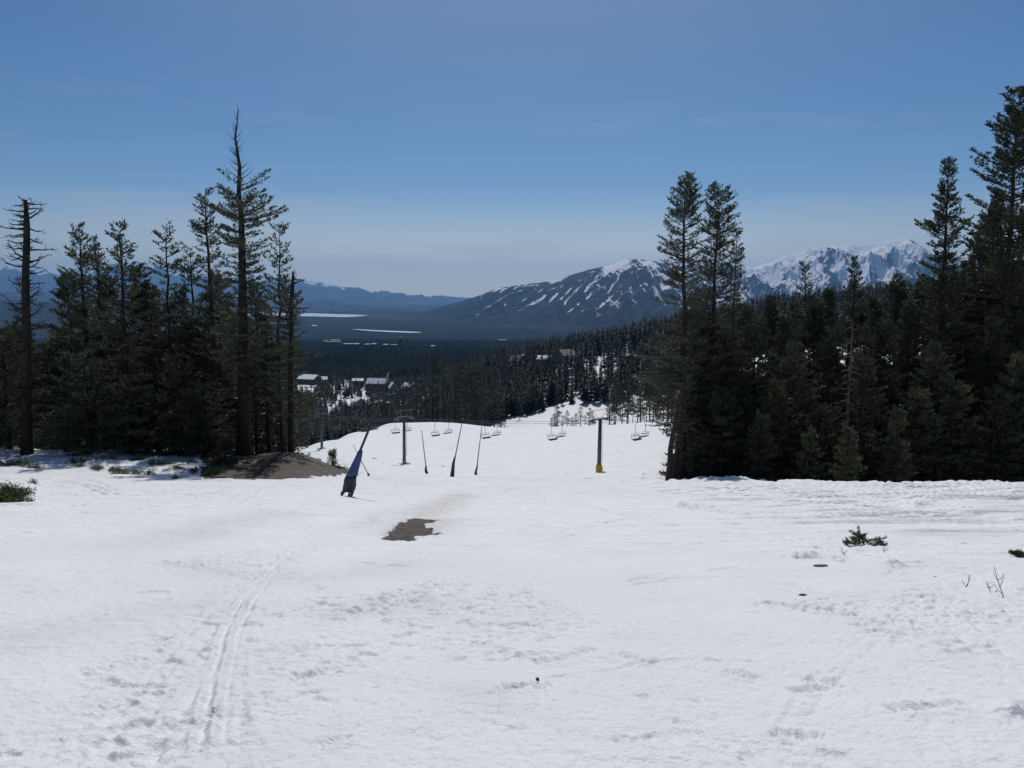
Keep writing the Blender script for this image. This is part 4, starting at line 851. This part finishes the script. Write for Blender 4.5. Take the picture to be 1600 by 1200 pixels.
# ------------------------------------------------------------------ chairlift
LD0 = np.array([16.3, 150.0]); LDIR = np.array([-.62, .785]); LDIR /= np.linalg.norm(LDIR); LPER = np.array([LDIR[1], -LDIR[0]]); GAUGE = 4.2
TW = []
for X, d, yt in [(936, 150, 656), (632, 200, 653), (504, 262, 648)]:
    o = at(X, d, 740); TW.append((o, float(zray(yt, d)) - o[2]))
def lift_tower(o, h, i):
    paint = M_green if i == 2 else M_tower
    ang_ = math.atan2(LPER[1], LPER[0]); root = empty('lift_tower', tuple(o), ang_)
    mb = MB(); mb.tube([(0, 0, -.5), (.02, 0, h * .5), (.12, 0, h)], [.42, .36, .30], 14); mb.build('pole', paint, root, True)
    mb = MB()
    for k in range(int(h / .35)):
        z = 2.2 + k * .35
        if z < h: mb.box((.55, 0, z), (.26, .3, .035))
    mb.tube([(.66, .15, 2), (.66, .15, h)], .02, 5); mb.tube([(.66, -.15, 2), (.66, -.15, h)], .02, 5); mb.build('ladder', paint, root)
    mb = MB()
    if i == 0:
        flat_tube(mb, [(0, 0, -.3), (0, 0, .3), (0, 0, 1.0), (0, 0, 1.6), (0, 0, 1.75)], [.52, .62, .66, .52, .46], [.52, .62, .66, .52, .46], 12, 4); mb.build('yellow_pad', M_yellow, root, True)
        mb = MB(); mb.box((.9, -.2, .08), (.9, .7, .16)); mb.build('footing', M_conc, root)
    else:
        mb.tube([(0, 0, -.4), (0, 0, 1.3)], [.5, .46], 12); mb.build('concrete_pedestal', M_conc, root, True)
        mb = MB(); mb.box((0, 0, .04), (2.6, 1.9, .14)); mb.build('footing', M_rock, root)
    g2 = GAUGE / 2; mb = MB(); mb.box((.1, 0, h + .12), (GAUGE + .6, .26, .26)); mb.build('crossarm', paint, root)
    for s in (-1, 1):
        mb = MB(); mb.box((.1 + s * g2, 0, h - .1), (.1, 2.0, .13))
        for k in range(4):
            y = -.84 + k * .56; mb.tube([(.1 + s * g2 - .07, y, h - .26), (.1 + s * g2 + .07, y, h - .24)], .16, 10)
        mb.build('sheave_train', M_steel if i == 1 else paint, root)
    mb = MB()
    for s in (-1, 1):
        mb.tube([(.1 + s * (g2 - .1), 0, h + .2), (.1 + s * (g2 - .1), 0, h + 1.85)], .05, 6); mb.tube([(.1 + s * .35, 0, h + .2), (.1 + s * (g2 - .2), 0, h + 1.8)], .035, 6)
    mb.tube([(.1 - g2 - .6, 0, h + 1.9), (.1 + g2 + .6, 0, h + 1.9)], .05, 6); mb.build('lifting_frame', M_steel, root)
    mb = MB(); mb.box((.1, .45, h + .32), (GAUGE * .7, .4, .03)); mb.build('catwalk', paint, root)
    tag(root, ['nearest lift tower with a dark ladder pole on a yellow pad', 'middle lift tower on a grey concrete pedestal', 'farthest lift tower, greenish, at the left end of the slope'][i], 'lift tower', 'chairlift towers')
for i, (o, h) in enumerate(TW): lift_tower(o, h, i)
# rope polyline through the towers (t along the line)
base = [(TW[i][0][:2], TW[i][0][2] + TW[i][1] - .42) for i in range(3)]
p_up = base[0][0] - (base[1][0] - base[0][0]) / 66 * 78; zup = base[0][1] + 14.5
pdn = base[2][0] + (base[2][0] - base[1][0]) * 1.6; knots = [(p_up, zup)] + base + [(pdn, base[2][1] - 22)]
def rope_pt(s, side):
    i = min(int(s), 3); f = s - i; a, b = knots[i], knots[i + 1]; p = a[0] + (b[0] - a[0]) * f; z = a[1] + (b[1] - a[1]) * f - 4 * (.7 if i not in (0,) else 1.6) * f * (1 - f) * .55
    dr = b[0] - a[0]; dr = dr / np.linalg.norm(dr); pe = np.array([dr[1], -dr[0]]); q = p + LPER * side * GAUGE / 2 + LPER * .1
    return np.array([q[0], q[1], z]), dr
for side in (-1, 1):
    mb = MB(); mb.tube([rope_pt(s, side)[0] for s in np.linspace(0, 4, 80)], .028, 5); o = mb.build('lift_cable', M_rope)
    tag(o, ['chairlift haul rope on the left side of the towers', 'chairlift haul rope on the right side of the towers'][side > 0], 'cable', 'chairlift ropes')
def make_chair():
    root = empty('lift_chair', (0, 0, 0)); Wd = 1.08
    mb = MB(); mb.box((0, 0, .02), (.1, .34, .1)); mb.build('grip', M_black, root)
    mb = MB(); mb.tube([(0, 0, 0), (0, -.02, -.3), (0, -.12, -.6), (0, -.22, -1.0), (0, -.22, -1.9), (0, -.2, -2.15)], .04, 7); mb.build('hanger', M_tower, root)
    mb = MB(); pts = [(-Wd, .4, -3.05), (-Wd, -.08, -3.0), (-Wd, -.22, -2.6), (-Wd * .96, -.24, -2.2), (-Wd * .85, -.24, -2.1), (Wd * .85, -.24, -2.1), (Wd * .96, -.24, -2.2), (Wd, -.22, -2.6), (Wd, -.08, -3.0), (Wd, .4, -3.05)]
    mb.tube(pts, .03, 6); mb.tube([(-Wd, .35, -2.72), (-Wd, -.2, -2.7)], .022, 5); mb.tube([(Wd, .35, -2.72), (Wd, -.2, -2.7)], .022, 5); mb.tube([(-Wd, .35, -2.72), (-Wd, .38, -3.05)], .022, 5); mb.tube([(Wd, .35, -2.72), (Wd, .38, -3.05)], .022, 5)
    mb.tube([(-.3, -.24, -2.1), (-.3, -.1, -3.0)], .02, 5); mb.tube([(.3, -.24, -2.1), (.3, -.1, -3.0)], .02, 5); mb.build('frame', M_tower, root)
    mb = MB(); mb.box((0, -.2, -2.45), (Wd * 1.9, .05, .12)); mb.build('backrest', M_steel, root)
    mb = MB(); mb.box((0, .14, -3.04), (Wd * 1.96, .5, .12)); mb.box((0, .38, -3.12), (Wd * 1.96, .08, .26)); mb.build('seat', M_seat, root)
    return root
chair0 = make_chair()
def solve(Xs, side):
    ss = np.linspace(.3, 3.6, 3300); us = np.array([rope_pt(s, side)[0][:2] for s in ss]); u = us[:, 0] / us[:, 1]; return ss[np.argmin(abs(u - ux(Xs, 665)))]
first = True
LBL = {994: 'nearest lift chair hanging right of the yellow-padded tower', 1007: 'lift chair close behind the nearest one, on the other rope', 863: 'left chair of the pair just left of the yellow-padded tower', 877: 'right chair of the pair just left of the yellow-padded tower',
       759: 'left chair of the pair midway between the two nearest towers', 776: 'right chair of the pair midway between the two nearest towers', 680: 'left chair of the pair right of the middle tower', 700: 'right chair of the pair right of the middle tower',
       618: 'empty lift chair just left of the middle tower', 636: 'empty lift chair hanging right at the middle tower pole', 569: 'left chair of the pair behind the big leaning lance', 585: 'right chair of the pair behind the big leaning lance', 527: 'farthest chair, hanging between the far tower and the big lance'}
for Xs, side in [(994, -1), (1007, 1), (863, -1), (877, 1), (759, -1), (776, 1), (680, -1), (700, 1), (618, -1), (636, 1), (569, -1), (585, 1), (527, -1)]:
    s = solve(Xs, side); p, dr = rope_pt(s, side); c = chair0 if first else copy_tree(chair0); first = False
    fx = dr if side > 0 else -dr; c.location = tuple(p - [0, 0, .03]); c.rotation_euler = (0, 0, math.atan2(fx[1], fx[0]) - math.pi / 2)
    tag(c, LBL[Xs], 'lift chair', 'chairs hanging on the lift')

# ------------------------------------------------------------------ village houses
def gable(mb, w, l, h, rh, over=.0, z0=0, th=.0):
    pass
MW = {k: mat('wall_' + k, c, .85, noise=(.6, tuple(q * .75 for q in c), .4, .65)) for k, c in dict(brown=(.09, .065, .05), tan=(.42, .38, .26), grey=(.16, .16, .17), red=(.2, .07, .045), pink=(.26, .2, .19), olive=(.22, .21, .16)).items()}
def house(X, d, w, l, h, rh, rot, wall, snow=True, label='', group='village houses below the slope', name='house', Y=620, lift=0, roofm=None, nwin=3):
    o = at(X, d, Y); root = empty(name, (o[0], o[1], o[2] + lift - .5), R(rot)); h += .5
    mb = MB(); V = [(-w / 2, -l / 2, 0), (w / 2, -l / 2, 0), (w / 2, l / 2, 0), (-w / 2, l / 2, 0), (-w / 2, -l / 2, h), (w / 2, -l / 2, h), (w / 2, l / 2, h), (-w / 2, l / 2, h), (0, -l / 2, h + rh), (0, l / 2, h + rh)]
    mb.add(V, [(0, 1, 5, 8, 4), (2, 3, 7, 9, 6), (1, 2, 6, 5), (3, 0, 4, 7)]); mb.build('wall', MW[wall], root)
    mb = MB(); ov = .8; t = .35; sl_ = rh / (w / 2); e = w / 2 + ov
    for s in (-1, 1):
        A = [(0, -l / 2 - ov, h + rh + .05), (0, l / 2 + ov, h + rh + .05), (s * e, l / 2 + ov, h - ov * sl_ + .05), (s * e, -l / 2 - ov, h - ov * sl_ + .05)]; Bt = [(a, b, c + t) for a, b, c in A]
        mb.add(A + Bt, [(0, 1, 2, 3) if s > 0 else (3, 2, 1, 0), (7, 6, 5, 4) if s > 0 else (4, 5, 6, 7), (0, 3, 7, 4), (1, 5, 6, 2), (3, 2, 6, 7)])
    rf = mb.build('roof', M_roofsnow if snow else (roofm or MW['brown']), root)
    mb = MB(); mb.box((w * .2, l * .15, h + rh + .3), (.9, .9, 2.2)); mb.build('chimney', MW['grey'], rf)
    nrow = max(1, int(h / 3))
    for k in range(nwin):
        for q in range(min(nrow, 2)):
            x = -w / 2 + w * (k + .5) / nwin; mb = MB(); mb.box((x, -l / 2 - .05, 1.9 + q * 2.8), (min(1.6, w / nwin * .55), .12, 1.2)); mb.build('window', M_glass, root)
    return tag(root, label, 'house' if name == 'house' else 'building', group)
house(484, 1110, 20, 26, 8, 5, 70, 'brown', label='large dark lodge with a wide snow-striped roof at the left end of the village', Y=600, name='lodge', lift=4)
house(503, 1120, 14, 14, 7, 3.5, 100, 'grey', label='low snow-roofed house right of the large striped lodge', Y=600, lift=3)
house(560, 1090, 11, 14, 7, 2.5, 90, 'brown', label='flat-looking white roof above the tan gabled house', Y=605, lift=4)
house(590, 1060, 15, 26, 9, 6, 82, 'brown', label='long dark house with a snowy roof behind the big lance', Y=612, lift=2)
house(614, 1000, 9, 10, 7, 6, 20, 'grey', label='steep snow-roofed cabin right of the big lance', Y=620, lift=3)
house(562, 870, 11, 12, 13, 3.5, 25, 'tan', label='tan gabled house with a snowy roof edge, tallest wall of the village', Y=640, nwin=2, lift=-1)
house(532, 800, 16, 12, 5, 4, 65, 'pink', snow=False, roofm=MW['pink'], label='house with a bare pinkish brown roof left of the tan gabled house', Y=648, lift=1)
house(596, 880, 26, 12, 4, 3, 10, 'olive', label='low long house with snow on its roof right of the tan gabled house', Y=636, lift=2)
house(640, 960, 12, 12, 6, 4, 60, 'brown', label='half-hidden snow-roofed house among trees right of the leaning lance', Y=618, lift=4)
house(808, 850, 11, 12, 6, 5, 55, 'pink', snow=False, roofm=MW['pink'], label='pinkish roofed house on the wooded hill above the snowy clearing', Y=580, group='houses on the wooded hill', lift=8)
house(816, 880, 7, 8, 4, 3, 30, 'grey', label='small white-roofed cabin behind the pinkish house', Y=565, group='houses on the wooded hill', lift=10)
house(848, 830, 12, 10, 4, 3, 80, 'grey', label='white-roofed house midway between pinkish and olive houses', Y=580, group='houses on the wooded hill', lift=10)
house(884, 800, 17, 14, 6, 5, 115, 'olive', snow=False, roofm=MW['olive'], label='broad olive-roofed house on the hill above the snowy clearing', Y=575, group='houses on the wooded hill', lift=10)
# far buildings in the valley
def slab(X, d, w, h, label, snow=True, wall='grey', Y=545, name='building', dep=18):
    o = at(X, d, Y); root = empty(name, (o[0], o[1], o[2] - 3)); mb = MB(); mb.box((0, 0, h / 2 + 5), (w, dep, h + 12)); mb.build('wall', MW[wall], root)
    mb = MB(); mb.box((0, 12, h + 12.3), (w + 2, dep + 34, 2.6)); mb.build('roof', M_oldsnow if snow else MW['pink'], root)
    mb = MB(); mb.box((0, -dep / 2 - .1, h + 7), (w * .8, .3, 1.5)); mb.build('window', M_glass, root)
    tag(root, label, 'building', 'far buildings in the valley forest')
slab(523, 4300, 48, 8, 'highest white flat roof of the far buildings in the valley')
slab(508, 4250, 14, 8, 'small white speck of a building left of the highest flat roof')
slab(520, 3700, 70, 9, 'long pinkish roofed building below the highest white roof', False, 'pink')
slab(548, 3350, 62, 9, 'longest white-roofed building in the middle of the valley forest')
slab(574, 3330, 20, 8, 'white-roofed block right of the longest white roof'); slab(584, 3300, 16, 9, 'white-roofed block second right of the longest white roof')
slab(602, 3260, 18, 8, 'small white-roofed building left of the red tower'); slab(615, 3240, 26, 7, 'low reddish building next to the red tower', False, 'red')
slab(676, 3050, 12, 7, 'lone small white roof right of the red tower')
slab(782, 4400, 16, 8, 'left one of two tiny white roofs right of the pale dead conifer'); slab(788, 4380, 18, 8, 'right one of two tiny white roofs right of the pale dead conifer')
o = at(626, 3200, 545); root = empty('red_tower', tuple(o)); mb = MB(); mb.box((0, 0, 22), (14, 12, 46)); mb.build('wall', MW['red'], root); mb = MB(); mb.box((0, 0, 46), (8, 9, 3)); mb.build('roof', M_roofsnow, root); tag(root, 'red brown tower block rising from the valley forest', 'building')

# ------------------------------------------------------------------ contrail high above the haze
a, b2 = P3(1139, 316, 80000), P3(1166, 311, 80500); mb = MB(); mb.tube([a, (a + b2) / 2, b2], [22, 40, 60], 8)
tag(mb.build('contrail', mat('contrail_vapour', (.9, .9, .9), 1.0)), 'short white contrail beside the bushy-topped conifer', 'contrail')

# ------------------------------------------------------------------ haze
mb = MB(); mb.box((0, -1000, 525), (94000, 94000, 1970)); hm = bpy.data.materials.new('haze'); hm.use_nodes = True; t = hm.node_tree
for n_ in list(t.nodes): t.nodes.remove(n_)
out = t.nodes.new('ShaderNodeOutputMaterial'); pv = t.nodes.new('ShaderNodeVolumePrincipled')
pv.inputs['Color'].default_value = (.26, .55, 1.0, 1); pv.inputs['Density'].default_value = 3.0e-5; pv.inputs['Anisotropy'].default_value = 0.5
t.links.new(pv.outputs[0], out.inputs['Volume']); hz = mb.build('haze', hm); tag(hz, 'thin blue air between the slope and the far mountains', 'haze', kind='stuff')
